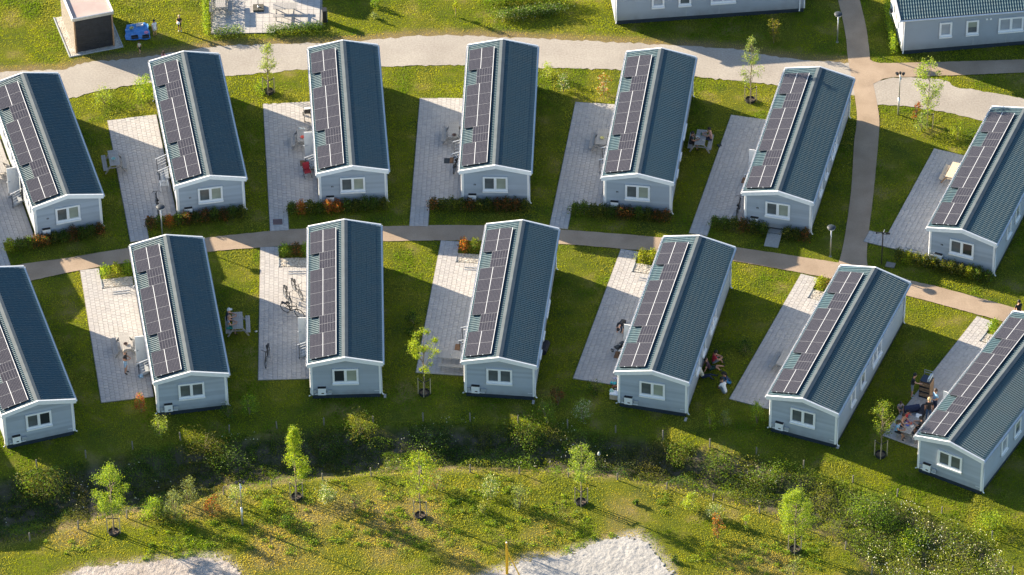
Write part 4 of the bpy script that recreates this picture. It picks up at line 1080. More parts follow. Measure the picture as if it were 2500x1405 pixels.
for i, k in enumerate(UP_ROW):
    pal = PALU + ([YLW, YLW, YLW, GRN2] if k == 'U7' else [ORG] if k in ('U2', 'U3') else [YLW] if k == 'U1' else [])
    hedge(k, 'low mixed hedge in front of the %s chalet from left, upper row' % ORD[i], [(-4.02, -.55), (.42, 2.05)] if k == 'U6' else [(-4.02, 2.05)], -.45, .12, .84, pal, 'hedges in front of the upper chalets', 780)
PALL = [YLW, YLW, ([C_YEL, C_MID, C_OLV], [3, 3, 2]), ([C_LIME, C_MID], [2, 3]), BRN]
for i, k in enumerate(LOW_ROW):
    if k == 'L1': continue
    hedge(k, 'short yellow green hedge behind the %s chalet from left, lower row' % ORD[i], [(-3.98, -2.0)], 13.15, 13.85, .80, PALL + ([ORG] if k == 'L4' else []), 'short hedges along the middle path', 700)
def line_hedge(label, a, b, w, h, cols, wts, n, z0=0.0):
    A, B = G(*a), G(*b); root = thing('hedge', label, 'hedge', A, 0); L = (B - A).length; m = max(1, int(L / .5)); d = (B - A); n *= 2
    for i in range(m):
        t0 = (i + .5) / m; q = n; C = np.stack([d.x * t0 + RNG.normal(0, w, q), d.y * t0 + RNG.normal(0, .2, q), z0 + h * RNG.beta(1.4, 1.2, q)], 1)
        Vv, Ff, cc = leaf_cards(C, .08, mixcol(q, cols, wts), .35); tag(link('hedge_plant', np_mesh('hedge_plant', Vv, Ff, M_LEAF, cc), root), None, None, None, 'stuff')
    return root
line_hedge('narrow climbing hedge on the left side of the tiled terrace', (505, 88), (500, -30), .12, 1.0, [C_LIME, C_MID, C_OLV], [4, 3, 2], 260)
line_hedge('low green planting at the front left of the tiled terrace', (525, 92), (590, 86), .22, .7, [C_MID, C_DARK, C_PALE], [3, 2, 2], 220)
line_hedge('low planting at the front right of the tiled terrace', (652, 84), (785, 72), .22, .6, [C_MID, C_DARK, C_GREY], [3, 3, 1], 220)
line_hedge('narrow hedge beside the white gable of the top right chalet', (2182, 134), (2166, 20), .12, .9, [C_LIME, C_MID], [3, 3], 220)
line_hedge('wild green bank at the top edge right of centre', (1225, 48), (1365, 30), .45, .7, [C_MID, C_DARK, C_GREY, C_WHT], [4, 3, 2, .5], 420)
line_hedge('leafy bank along the top edge above the gravel path', (1205, 8), (1375, 4), .5, .9, [C_MID, C_LIME, C_DARK], [4, 2, 2], 420)

# grass blades, weeds in the ditch, flowers: nobody could count them
def scatter(n, x0, x1, y0, y1): return RNG.uniform(x0, x1, n), RNG.uniform(y0, y1, n)
x, y = scatter(760000, -35, 35, 203.5, 262)
u, v = PROJ(x, y, 0.0); ok = (u > -25) & (u < 2525) & (v > -25) & (v < 1430)
for poly in HARD:
    xs = [q[0] for q in poly]; ys = [q[1] for q in poly]
    bb = ok & (x > min(xs)) & (x < max(xs)) & (y > min(ys)) & (y < max(ys)); idx = np.nonzero(bb)[0]
    if len(idx): ok[idx[inside(x[idx] + RNG.normal(0, .05, len(idx)), y[idx] + RNG.normal(0, .05, len(idx)), poly)]] = False
t = ditch_t(x, y); ok &= ~((t > 0.12) & (t < 0.94) & (RNG.uniform(0, 1, len(x)) < .5))
x, y = x[ok], y[ok]; n = len(x); z = ground_z(x, y) - .01; t = ditch_t(x, y)
wildb = (t > .03) & (t < .97)
patchy = vnoise(x, y, 1.8, 2) * .6 + vnoise(x, y, .6, 4) * .4
ht = .018 + .028 * RNG.uniform(0, 1, n) + np.clip((patchy - .6) * .18, 0, .03) + np.where(wildb, .08 * RNG.uniform(0, 1, n), 0)
drn = near_poly(x, y, gp(P_GRA_U), 1.0); ht *= (1 - .55 * drn); keep = RNG.uniform(0, 1, n) > drn * .75
x, y, z, t, ht, patchy, drn, wildb = [q[keep] for q in (x, y, z, t, ht, patchy, drn, wildb)]; n = len(x)
ca, cb, cc_, cd = np.array((0.17, 0.295, 0.010)), np.array((0.37, 0.45, 0.012)), np.array((0.56, 0.49, 0.17)), np.array((0.10, 0.17, 0.02))
pm = np.clip((patchy - .42) / .26, 0, 1)[:, None]; col = ca * pm + cb * (1 - pm); dmix = np.clip(vnoise(x, y, 1.2, 8) * 1.3 - .62, 0, .42)[:, None]; col = col * (1 - dmix) + cc_ * dmix
fr = (np.clip((214.0 - y) / 3.0, 0, 1) * (t < 0.1) * np.clip(vnoise(x, y, 2.2, 31) * 1.7 - .25, 0, 1))[:, None] * .95; col = col * (1 - fr) + cc_ * fr
col = np.where(drn[:, None] > .35, cc_, col); col = np.where(wildb[:, None] & (RNG.uniform(0, 1, n) < .6)[:, None], cd, col)
tri = []; cols = []
for k in range(2):
    a = RNG.uniform(0, 6.28, n); ln = RNG.uniform(.1, .9, n) * ht; w = .013 + .012 * RNG.uniform(0, 1, n); bx, by = x + RNG.normal(0, .025, n), y + RNG.normal(0, .025, n)
    p0 = np.stack([bx - np.sin(a) * w, by + np.cos(a) * w, z], 1); p1 = np.stack([bx + np.sin(a) * w, by - np.cos(a) * w, z], 1); p2 = np.stack([bx + np.cos(a) * ln, by + np.sin(a) * ln, z + ht * RNG.uniform(.75, 1.1, n)], 1)
    tri.append(np.stack([p0, p1, p2], 1)); kk = RNG.uniform(.7, 1.3, (n, 1)); cols.append(np.repeat(col * kk, 3, 0))
Vg = np.concatenate(tri).reshape(-1, 3); Fg = np.arange(len(Vg)).reshape(-1, 3)
tag(link('lawn_grass', np_mesh('lawn_grass', Vg, Fg, M_BLADE, np.concatenate(cols))), 'short sunlit and shaded grass covering the lawns', 'grass', None, 'stuff')

# ditch weeds
x, y = scatter(420000, -31, 31, 203.5, 219.5); t = ditch_t(x, y); u, v = PROJ(x, y, 0.0)
dens = vnoise(x, y, 1.5, 12) * .55 + vnoise(x, y, .6, 13) * .45 + np.clip((x - 10) / 60, 0, .2)
ok = (t > .10) & (t < .95) & (u > -20) & (u < 2520) & (v < 1430) & (dens > .41)
x, y, dens, t = x[ok], y[ok], dens[ok], t[ok]; n = len(x)
hmax = np.clip((dens - .38) * 1.9, .08, .6); z = ground_z(x, y) + hmax * RNG.beta(1.2, 1.2, n)
lush = vnoise(x, y, 2.6, 15); rightness = np.clip((x - 8) / 14, 0, 1)
dry_ = np.clip(vnoise(x, y, 1.9, 16) * 2.4 - 1.35, 0, 1)[:, None]
col = np.where((lush > .5)[:, None], np.array(C_DARK) * 1.5, np.array(C_MID) * .9) * (1 - dry_) + np.array((.17, .145, .045)) * dry_
col = col * (1 - .65 * rightness[:, None]) + np.array((.22, .30, .030)) * .65 * rightness[:, None]
col = np.where((RNG.uniform(0, 1, n) < .10)[:, None], np.array(C_YEL) * .8, col)
Vv, Ff, cc = leaf_cards(np.stack([x, y, z], 1), .085, col, .35, .45)
tag(link('ditch_weeds', np_mesh('ditch_weeds', Vv, Ff, M_LEAF, cc)), 'tangled weeds and tall grasses growing in the ditch', 'weeds', None, 'stuff')
x, y = scatter(60000, -31, 31, 203.5, 219.5); t = ditch_t(x, y); u, v = PROJ(x, y, 0.0); dens = vnoise(x, y, 1.3, 19) * .7 + vnoise(x, y, .5, 20) * .3
thr = np.where((u > 2080) & (v > 1220), .34, np.where((u > 900) & (u < 1600) & (v < 1130), .60, .70))
ok = (t > .05) & (t < .98) & (u > -20) & (u < 2520) & (v < 1430) & (dens > thr) & (RNG.uniform(0, 1, len(x)) < np.where((u > 2080) & (v > 1230), .34, .09))
x, y = x[ok], y[ok]; n = len(x); z = ground_z(x, y) + RNG.uniform(.25, .55, n)
Vv, Ff, cc = leaf_cards(np.stack([x, y, z], 1), .075, np.tile((.72, .73, .68), (n, 1)), .1, .9)
tag(link('wild_flowers', np_mesh('wild_flowers', Vv, Ff, M_LEAF, cc)), 'small white wild flowers scattered through the ditch weeds', 'flowers', None, 'stuff')

# posts along the ditch
def post_mesh(h):
    mb = MB(); mb.lathe((0, 0, 0), [(.042, -.2), (.042, h - .03), (.032, h)], 8); return mb.mesh('fence_post', M_POST)
PM = [post_mesh(.52), post_mesh(.60)]
for L, lab, grp in ((WU, 'weathered round post along the upper edge of the ditch', 'posts along the upper ditch edge'), (WL, 'weathered round post along the lower edge of the ditch', 'posts along the lower ditch edge')):
    for q in L:
        uu, vv = PROJ(q.x, q.y, .3)
        if not (-5 < uu < 2505 and vv < 1400): continue
        o = link('fence_post', random.choice(PM), None, (q.x, q.y, 0)); o.rotation_euler = (random.gauss(0, .03), random.gauss(0, .03), random.uniform(0, 6)); tag(o, lab, 'post', grp)

# leafy clumps standing in the front meadow
cx, cy = scatter(1500, -30, 30, 203.5, 215.5); t = ditch_t(cx, cy); u, v = PROJ(cx, cy, 0.0); pz = vnoise(cx, cy, 2.4, 51)
ok = (t < -.02) & (u > -10) & (u < 2510) & (v < 1420) & (pz > .46)
for nm in ('sand', 'stone'): ok &= ~inside(cx, cy, POLY_GROUND[nm])
cx, cy = cx[ok], cy[ok]; k = len(cx); rad = RNG.uniform(.06, .26, k); CC = []; KC = []
for i in range(k):
    q = int(30 + 260 * rad[i]); CC.append(np.stack([cx[i] + RNG.normal(0, rad[i], q), cy[i] + RNG.normal(0, rad[i] * .8, q), np.abs(RNG.normal(.05, .045, q))], 1)); KC.append(mixcol(q, [C_MID, C_LIME, C_DARK, C_PALE], [5, 3, 1, .6]))
Vv, Ff, cc = leaf_cards(np.concatenate(CC), .075, np.concatenate(KC), .3)
tag(link('meadow_clumps', np_mesh('meadow_clumps', Vv, Ff, M_LEAF, cc)), 'low leafy clumps scattered over the front meadow', 'weeds', None, 'stuff')

# ================================================================== objects
M_NAVY = mat('lamp_navy', (0.018, 0.028, 0.042), 0.6); M_LAMPW = mat('lamp_bowl', (0.75, 0.78, 0.80), 0.4)
def lamp_post(label, base, head):
    b = G(*base); h = ZAT(b, head); r = thing('street_lamp', label, 'lamp', b, 0, 'mushroom street lamps')
    MB().tube([(0, 0, 0), (0, 0, h - .08)], [.05, .035], 10).build('pole', M_STEEL, r, True)
    MB().lathe((0, 0, 0), [(.08, 0), (.08, .03)], 10).build('base_plate', M_STEEL, r)
    MB().lathe((0, 0, h), [(.06, -.14), (.20, -.10), (.255, -.02), (.26, .0)], 20).build('bowl', M_LAMPW, r, True)
    MB().lathe((0, 0, h), [(.265, .0), (.255, .03), (.17, .075), (.03, .10)], 20).build('cap', M_NAVY, r, True)
lamp_post('mushroom lamp with dark cap in front of the second upper chalet', (396.6, 577), 506)
lamp_post('mushroom lamp with dark cap beside the crossing of the tan paths', (2027, 627), 556)
lamp_post('mushroom lamp with dark cap on the shaded lawn at the top edge', (2044, 104), 35)
def mast(label, base, top):
    b = G(*base); h = ZAT(b, top); r = thing('floodlight_mast', label, 'mast', b, 0, 'camera masts')
    MB().tube([(0, 0, 0), (0, 0, h * .40)], .060, 10).build('lower_pole', M_STEEL, r, True)
    MB().tube([(0, 0, h * .39), (0, 0, h - .06)], .036, 10).build('upper_pole', M_STEEL, r, True)
    MB().bar((-.22, 0, h - .02), (.22, .02, h - .04), .04, .04).build('cross_arm', M_BLACK, r)
    MB().box((-.20, -.06, h - .03), (.14, .20, .10), .4, .2).build('camera_head', M_BLACK, r)
    MB().box((.20, -.05, h - .05), (.12, .20, .10), -.5, .2).build('camera_head', M_BLACK, r)
    MB().box((0, 0, h - .02), (.10, .12, .16)).build('bracket', M_BLACK, r)
    MB().box((.05, 0, h * .86), (.09, .06, .14)).build('junction_box', M_BOXG, r)
mast('grey mast with black camera heads in the lower left grass', (592, 1282), 1176)
mast('grey mast with black camera heads beside the right gravel path', (2193, 280), 178)
b = G(2152, 645); h = ZAT(b, 568); r = thing('finger_post', 'black sign post with two arms beside the tan path', 'sign', b)
MB().tube([(0, 0, 0), (0, 0, h)], .036, 8).build('pole', M_BLACK, r)
for s, a in ((-1, 6), (1, -9)):
    arm = MB().bar((s * .03, 0, h - .04), (s * .42, -.05 * s - .02, h - .05), .03, .13).build('sign_arm', M_BLACK, r)
    mb = MB()
    for i in range(5): mb.box((s * (.09 + .055 * i), -.028 - .004 * i * (1 if s > 0 else 0) + (.004 * i if s < 0 else 0), h - .045), (.036, .012, .045))
    tag(mb.build('lettering', mat('sign_text', (.6, .66, .62), .5), arm), None, None, None, 'stuff')
MB().bar((.02, 0, h), (.10, .12, h + .12), .03, .02).build('finial_arm', M_STEEL, r)

# shed at upper left
M_SHEDW = mat('shed_boards', (0.19, 0.17, 0.15), .9, noise=.25, nscale=6, bump=.3); M_SHEDK = mat('shed_front_black', (0.022, 0.024, 0.03), .6, noise=.25, nscale=4)
M_SHEDR = mat('shed_roof_felt', (0.46, 0.42, 0.385), .9, color2=(0.42, 0.31, 0.285), nscale=.5)
sh = thing('flat_roof_shed', 'black fronted shed with flat roof and white rim, upper left', 'shed', SHED_F0, SHED_A); SHH = 2.55
W, D = SHED_W, SHED_D
for i in range(14):
    z = .04 + i * (SHH - .08) / 14; MB().box((W / 2, .012 + .002 * (i % 2), z + .09), (W - .16, .03, (SHH - .08) / 14 - .008)).build('front_board', M_SHEDK, sh)
for i in range(24):
    yb = .08 + i * (D - .1) / 24
    for xx in (0.0, W): MB().box((xx + (.015 if xx == 0 else -.015), yb + .075, SHH / 2), (.03, (D - .1) / 24 - .010, SHH)).build('side_board', M_SHEDW, sh)
MB().box((W / 2, D / 2 + .03, SHH / 2), (W - .07, D - .05, SHH - .06)).build('body', M_SHEDW, sh)
for xx in (.04, W - .04): MB().box((xx, -.01, SHH / 2), (.10, .07, SHH)).build('corner_post', M_WOODB, sh)
MB().box((W / 2, D / 2, SHH + .0), (W - .06, D - .06, .05)).build('roof_deck', M_SHEDR, sh)
for c, d in (((W / 2, -.03, SHH + .06), (W + .16, .09, .20)), ((W / 2, D + .03, SHH + .06), (W + .16, .09, .20)), ((-.035, D / 2, SHH + .061), (.09, D - .03, .20)), ((W + .035, D / 2, SHH + .061), (.09, D - .03, .20))):
    MB().box(c, d).build('roof_rim', M_STEEL if c[1] < 0 else M_WHITE, sh)
MB().box((W / 2, D / 2, .005), (W + .86, D + .56, .03)).build('gravel_strip', M_PEB, sh)
for c, d in (((W / 2, -.30, .02), (W + .96, .06, .08)), ((-.46, D / 2, .02), (.06, D + .60, .08)), ((W + .46, D / 2, .02), (.06, D + .60, .08))): MB().box(c, d).build('kerb', M_BOXG, sh)

# blue tarpaulin with things on it
a, b2, c2, d2 = G(309, 64), G(362, 60), G(366, 99), G(306, 102)
N = 26; Vt = []; 
for j in range(N):
    for i in range(N):
        s, t = i / (N - 1), j / (N - 1); q = a.lerp(b2, s).lerp(d2.lerp(c2, s), t)
        e = (vnoise(np.array([s * 5]), np.array([t * 5]), 1, 3)[0] - .5) * .14
        Vt.append((q.x + e * (1 if i in (0, N - 1) else 0), q.y + e * (1 if j in (0, N - 1) else 0), .05 + .07 * vnoise(np.array([s * 9]), np.array([t * 9]), 1, 5)[0] + .03 * vnoise(np.array([s * 22]), np.array([t * 22]), 1, 6)[0]))
Ft = np.array([[j * N + i, j * N + i + 1, (j + 1) * N + i + 1, (j + 1) * N + i] for j in range(N - 1) for i in range(N - 1)])[:, ::-1]
tarp_m = np_mesh('blue_tarpaulin', np.array(Vt), Ft, mat('tarp_blue', (0.045, 0.22, 0.56), .5, noise=.15, nscale=3), smooth=True)
tag(link('blue_tarpaulin', tarp_m), 'crumpled bright blue tarpaulin spread beside the shed', 'tarpaulin')
def small(name, label, cat, px, fn, mats, z=0.0, rz=0.0, smooth=False, group=None):
    q = G(*px, z); mb = MB(); fn(mb); o = mb.build(name, mats, None, smooth); o.location = q; o.rotation_euler = (0, 0, rz); return tag(o, label, cat, group)
C = lambda n, c, r=.6: mat(n, c, r, noise=.08, nscale=12)
def tray(mb): mb.box((0, 0, .015), (.42, .26, .03)); mb.box((0, .13, .05), (.42, .02, .07)); mb.box((0, -.13, .05), (.42, .02, .07)); mb.box((-.21, 0, .05), (.02, .24, .07)); mb.box((.21, 0, .05), (.02, .24, .07))
small('tray', 'white box lying at the far edge of the blue tarpaulin', 'box', (341, 62), tray, C('grey_white', (.6, .6, .62)), .12, .1)
small('tray', 'dark tray at the near edge of the blue tarpaulin', 'tray', (329, 92), tray, M_BLACK, .12, .2)
small('tray', 'dark tray at the right corner of the blue tarpaulin', 'tray', (356, 91), tray, M_BLACK, .12, .1)
def bowl(mb): mb.lathe((0, 0, 0), [(.05, 0), (.12, .06), (.14, .09), (.12, .09), (.08, .03)], 12)
small('bowl', 'yellow bowl on the blue tarpaulin', 'bowl', (321, 71), bowl, C('yellow_pl', (.55, .50, .2)), .12)
small('bowl', 'pink bowl on the right of the blue tarpaulin', 'bowl', (357, 82), bowl, C('pink_pl', (.75, .30, .45)), .12)

# picnic tables: every plank a piece
def picnic_meshes():
    d = {}
    d['tp'] = MB().box((0, 0, 0), (.120, 1.52, .035)).mesh('plank', M_WOODG)
    d['bp'] = MB().box((0, 0, 0), (.128, 1.52, .035)).mesh('plank', M_WOODG)
    d['tpn'] = MB().box((0, 0, 0), (.120, 1.52, .035)).mesh('plank', M_WOODN)
    d['bpn'] = MB().box((0, 0, 0), (.128, 1.52, .035)).mesh('plank', M_WOODN)
    return d
PMESH = picnic_meshes()
def picnic(label, px, rz, new=False, pz=.73, loc=None):
    q = loc if loc is not None else G(px[0], px[1], pz); q = Vector((q.x, q.y, 0.045 if pz < .73 else 0.03))
    r = thing('picnic_table', label, 'picnic table', q, rz, 'wooden picnic tables'); n = 'n' if new else ''; m = M_WOODN if new else M_WOODG
    top = MB(); top.box((0, 0, .685), (.60, .05, .05)); top = top.build('top_batten', m, r)
    for i in range(5):
        o = link('plank', PMESH['tp' + n], r, (-.25 + i * .125, random.uniform(-.006, .006), .73)); 
    for s in (-1, 1):
        for i in range(2): link('plank', PMESH['bp' + n], r, (s * (.53 + i * .135), 0, .42))
        MB().bar((-.72, s * .52, .385), (.72, s * .52, .385), .04, .07).build('cross_beam', m, r)
        for t in (-1, 1): MB().bar((t * .20, s * .56, .70), (t * .62, s * .56, .0), .04, .08).build('leg', m if not new else M_WOODB, r)
    return r
picnic('grey picnic table at the left edge of the photo', (-4, 406), R(15.9), False, .72)
picnic('grey picnic table half on the grass left of the second upper chalet', (278, 387), R(9.7))
TAB3 = picnic('grey picnic table behind the open door of the third upper chalet', (738, 329), R(3.7), False, .72)
picnic('grey picnic table beside the stairs of the fourth upper chalet', (1107.5, 318.5), R(-2.5), False, .72)
picnic('grey picnic table left of the fifth upper chalet', (1470, 336), R(-8.3), False, .72)
TABM = picnic('grey picnic table with two people on the lawn in the upper right', (1711, 337), R(-9))
picnic('new pale wood picnic table on the right edge terrace', (2329, 418), R(-22.3), True, .72)
TABL2 = picnic('sunlit picnic table behind the man on the lower left terrace', (304.4, 834.8), R(9), False, .72)
TABC = picnic('grey picnic table with two men beside the second lower chalet', (580, 784), R(4))
picnic('grey picnic table turned crosswise left of the fourth lower chalet', (1104, 869), R(83), False, .72)
picnic('grey picnic table left of the sixth lower chalet', (1917, 875), R(-22.8), False, .72)
TABP = picnic('cluttered picnic table with the sitting group at lower right', (2223, 1040), R(-30), False, .72)
picnic('picnic table on the left of the tiled terrace', (538, 3), R(3), False, .72)
picnic('picnic table turned crosswise on the right of the tiled terrace', (696, 17), R(90), False, .72)
# things on the tables
def on(px, z=.75): return dict(px=px, z=z)
small('bowl', 'pale green bowl on the table beside the second upper chalet', 'bowl', (277, 390), bowl, C('mint_pl', (.35, .55, .50)), .78)
small('bowl', 'yellow bowl on the table of the fifth upper chalet', 'bowl', (1470, 339), bowl, C('yellow_pl', (.55, .50, .2)), .78)
small('bowl', 'white bowl with dark filling on the shaded upper right table', 'bowl', (1704, 338), bowl, C('white_pl', (.6, .62, .6)), .78)
def cup(mb): mb.lathe((0, 0, 0), [(.03, 0), (.036, .10), (.03, .10), (.026, .02)], 10)
def bottle(mb): mb.lathe((0, 0, 0), [(.035, 0), (.035, .16), (.014, .22), (.014, .27)], 10)
small('bottle', 'green bottle on the shaded upper right table', 'bottle', (1712, 331), bottle, C('bottle_green', (.02, .10, .05), .15), .78)
small('cup', 'white cup on the shaded upper right table', 'cup', (1716.5, 344), cup, C('white_pl', (.6, .62, .6)), .78)
small('cup', 'white cup on the crosswise table of the fourth lower chalet', 'cup', (1101, 868), cup, C('white_pl', (.6, .62, .6)), .78)
small('bowl', 'dark dish on the table of the fourth upper chalet', 'bowl', (1109, 332), bowl, C('dark_dish', (.10, .06, .05)), .78)
small('bowl', 'brown dish on the sunlit lower left table', 'bowl', (307, 842), bowl, C('dark_dish', (.10, .06, .05)), .78)
def crumple(mb):
    for i in range(7): mb.ball((random.uniform(-.16, .16), random.uniform(-.08, .08), random.uniform(.02, .06)), random.uniform(.04, .09), 7, 5)
small('cloth_bundle', 'crumpled white cloth on the third upper table', 'cloth', (738, 316), crumple, C('white_pl', (.6, .62, .6)), .76)
small('bowl', 'red bowl on the third upper table', 'bowl', (739, 337), bowl, C('red_pl', (.65, .10, .07)), .78)

# party clutter on and around the lower right table
for i, (u, v, lab, cn, cc) in enumerate([(2205, 1027, 'white paper heap at the left of the cluttered table', 'white_pl', (.6, .62, .6)), (2217, 1031, 'purple packet on the cluttered table', 'purple', (.25, .12, .4)), (2222, 1036, 'red cloth on the cluttered table', 'red_pl', (.65, .10, .07)), (2215, 1040, 'blue packet on the cluttered table', 'blue_pl', (.06, .12, .5)), (2226, 1043, 'pale napkins on the near end of the cluttered table', 'pale_nap', (.7, .65, .6)), (2209, 1037, 'white packet between cups on the cluttered table', 'white_pl', (.6, .62, .6))]):
    def blob(mb):
        mb.box((0, 0, .03), (.16, .12, .06), random.uniform(0, 3)); mb.box((.08, .05, .05), (.10, .07, .08), random.uniform(0, 3)); mb.ball((-.06, .05, .05), .05, 7, 5)
    small('table_item', lab, 'clutter', (u, v), blob, C(cn, cc), .76)
def cooler(mb):
    mb.box((0, 0, .17), (.30, .42, .32)); mb.slot = 1; mb.box((0, 0, .36), (.33, .46, .07)); mb.slot = 0
small('cooler_box', 'blue cooler box with white lid beside the cluttered table', 'cooler', (2242, 1029), cooler, [C('cooler_blue', (.05, .20, .40)), C('white_lid', (.78, .8, .8))], 0.03, -.2)
def gear(mb):
    mb.tube([(-.45, 0, .22), (.45, 0, .22)], .22, 10); mb.box((.0, -.02, .40), (.7, .18, .06)); mb.bar((-.3, -.2, .35), (-.3, .2, .35), .04, .04); mb.bar((.3, -.2, .35), (.3, .2, .35), .04, .04)
small('duffel_bag', 'dark blue duffel bag on the slabs behind the sitting group', 'bag', (2226, 1005), gear, C('navy_cloth', (.02, .03, .08), .8), .03, .2)
small('duffel_bag', 'black bag on the slabs behind the blond man', 'bag', (2252, 1012), gear, C('black_cloth', (.02, .02, .03), .8), .03, 1.2)
# crate stack with pallets behind the group
cs = thing('crate_stack', 'tall stack of dark slatted crates with sheets on top, lower right terrace', 'crates', (*G(2260, 966)[:2], .03), R(-25))
for i in range(9):
    mb = MB(); z = .09 + i * .125
    for s in (-1, 1): mb.box((0, s * .33, z), (.62, .03, .075)); mb.box((s * .31, 0, z), (.03, .62, .075))
    tag(mb.build('crate', M_WOODB if i % 3 else M_BLACK, cs), None, None, None, 'stuff')
MB().box((.33, .0, .62), (.03, .66, 1.15)).build('side_board', M_WOODB, cs)
MB().box((0, 0, 1.23), (.60, .62, .03)).build('top_board', C('blue_black', (.02, .03, .06)), cs)
MB().box((.16, .02, 1.36), (.06, .52, .24), 0, 0, .15).build('white_sheet', C('pale_sheet', (.65, .7, .72)), cs)
MB().box((.24, .06, 1.36), (.05, .56, .26), 0, 0, .12).build('white_sheet', C('pale_sheet2', (.5, .55, .55)), cs)
for s in (-1, 1): MB().bar((s * .25, .30, 1.23), (s * .25, .30, 1.62), .02, .02).build('rack_upright', M_STEEL, cs)
for z in (1.45, 1.62): MB().bar((-.26, .30, z), (.26, .30, z), .02, .02).build('rack_bar', M_STEEL, cs)

# bicycles
def bike_meshes():
    d = {}
    d['tyre'] = MB().torus((0, 0, 0), (0, 1, 0), .335, .028, 24, 6).mesh('tyre', M_RUBBER, True)
    mb = MB(); mb.torus((0, 0, 0), (0, 1, 0), .312, .010, 24, 5); mb.tube([(0, -.05, 0), (0, .05, 0)], .02, 6)
    for i in range(14):
        a = 2 * math.pi * i / 14; mb.bar((0, .02 * (-1) ** i, 0), (.31 * math.cos(a), 0, .31 * math.sin(a)), .004, .004)
    d['rim'] = mb.mesh('rim', M_BOXG)
    mb = MB(); P_ = lambda *q: mb.tube(list(q), .024, 6)
    P_((-.50, 0, .33), (-.08, 0, .30)); P_((-.08, 0, .30), (-.22, 0, .80)); P_((-.50, 0, .33), (-.20, 0, .74)); P_((-.08, 0, .30), (.38, 0, .70)); P_((-.17, 0, .62), (.37, 0, .86)); P_((.40, 0, .62), (.34, 0, 1.0)); P_((.40, 0, .62), (.52, 0, .33))
    d['frame'] = mb.mesh('frame', C('bike_black', (.03, .03, .035), .4))
    mb = MB(); mb.tube([(.20, -.27, 1.02), (.32, -.20, 1.06), (.36, 0, 1.04), (.32, .20, 1.06), (.20, .27, 1.02)], .014, 6); d['bar'] = mb.mesh('handlebar', M_BLACK)
    mb = MB(); mb.tube([(-.36, 0, .86), (-.26, 0, .875), (-.10, 0, .87)], [.09, .07, .025], 8); mb.tube([(-.23, 0, .78), (-.25, 0, .86)], .014, 6); d['saddle'] = mb.mesh('saddle', M_RUBBER)
    mb = MB(); mb.box((-.56, 0, .72), (.36, .13, .02)); mb.bar((-.50, .06, .34), (-.66, .06, .71), .01, .01); mb.bar((-.50, -.06, .34), (-.66, -.06, .71), .01, .01); d['rack'] = mb.mesh('luggage_rack', M_BLACK)
    mb = MB(); mb.tube([(-.08, -.12, .30), (-.08, .12, .30)], .018, 6); mb.box((.06, .13, .22), (.09, .09, .02)); mb.box((-.22, -.13, .38), (.09, .09, .02)); mb.bar((-.08, .10, .30), (.06, .10, .22), .02, .02); mb.bar((-.08, -.10, .30), (-.22, -.10, .38), .02, .02); d['pedal'] = mb.mesh('crank', M_STEEL)
    mb = MB(); n = 10
    for i in range(n):
        a0, a1 = math.pi * (.05 + .8 * i / n), math.pi * (.05 + .8 * (i + 1) / n); mb.bar((-.50 + .37 * math.cos(a0), 0, .33 + .37 * math.sin(a0)), (-.50 + .37 * math.cos(a1), 0, .33 + .37 * math.sin(a1)), .045, .008)
    d['guard'] = mb.mesh('mudguard', M_BLACK)
    return d
BK = bike_meshes()
def bicycle(label, rear, front, lean=.0, crate=False, z0=.05):
    a, b = G(*rear, .36), G(*front, .36); c = (a + b) / 2; rz = math.atan2(b.y - a.y, b.x - a.x)
    r = thing('bicycle', label, 'bicycle', (c.x, c.y, z0), rz, 'bicycles on the terraces'); r.rotation_euler = (lean, 0, rz)
    for x in (-.50, .52):
        w = link('wheel', BK['rim'], r, (x, 0, .335)); link('tyre', BK['tyre'], w)
    for k_, nm in (('frame', 'frame'), ('bar', 'handlebar'), ('saddle', 'saddle'), ('rack', 'luggage_rack'), ('pedal', 'crank'), ('guard', 'mudguard')): link(nm, BK[k_], r)
    if crate:
        mb = MB(); 
        for s in (-1, 1): mb.box((.52 + s * .15, 0, .98), (.02, .36, .20)); mb.box((.52, s * .18, .98), (.28, .02, .20))
        mb.box((.52, 0, .89), (.30, .36, .02)); mb.build('crate', M_BLACK, r)
bicycle('black bicycle standing broadside on the sunlit terrace edge', (698, 752), (731, 766), .10)
bicycle('black bicycle left of two others on the third lower terrace', (694, 713), (709, 743), -.06)
bicycle('black bicycle nearest the wall on the third lower terrace', (717, 697), (735, 722), .05)
bicycle('black bicycle standing alone in the shade of the third lower terrace', (656, 858), (650, 886), .05)
bicycle('dark bicycle behind the lamp on the second upper terrace', (386, 516), (380, 482), .03)
bicycle('dark bicycle at the corner of the sixth upper chalet', (1799, 524), (1806, 498), .04)
bicycle('dark bicycle leaning by the stairs of the fourth upper chalet', (1110, 408), (1116, 392), .12)

# cycle stands
def stand(k, label, x0, x1, y, light):
    r = thing('cycle_stand', label, 'cycle stand', HW(k, 0, 0, .045), R(HOUSES[k][2]), 'low cycle stands'); m = M_RAILG if light else M_BOXG
    for yy in (y - .10, y + .12): MB().bar((x0, yy, .02), (x1, yy, .02), .04, .035).build('base_rail', m, r)
    n = 4
    for i in range(n):
        x = x0 + .08 + i * (x1 - x0 - .16) / (n - 1); mb = MB(); mb.tube([(x - .03, y + .12, .02), (x - .03, y + .14, .30), (x + .03, y + .14, .30), (x + .03, y + .12, .02)], .011, 5); mb.build('wheel_hoop', m, r)
for i, k in enumerate(LOW_ROW):
    if k != 'L1': stand(k, 'low pale cycle stand behind the %s chalet, lower row' % ORD[i], -3.45, -2.45, 11.75, True)
for i, k in enumerate(UP_ROW): stand(k, 'low dark cycle stand behind the hedge of the %s upper chalet' % ORD[i], -3.75, -2.75, .42 if k != 'U7' else .95, False)

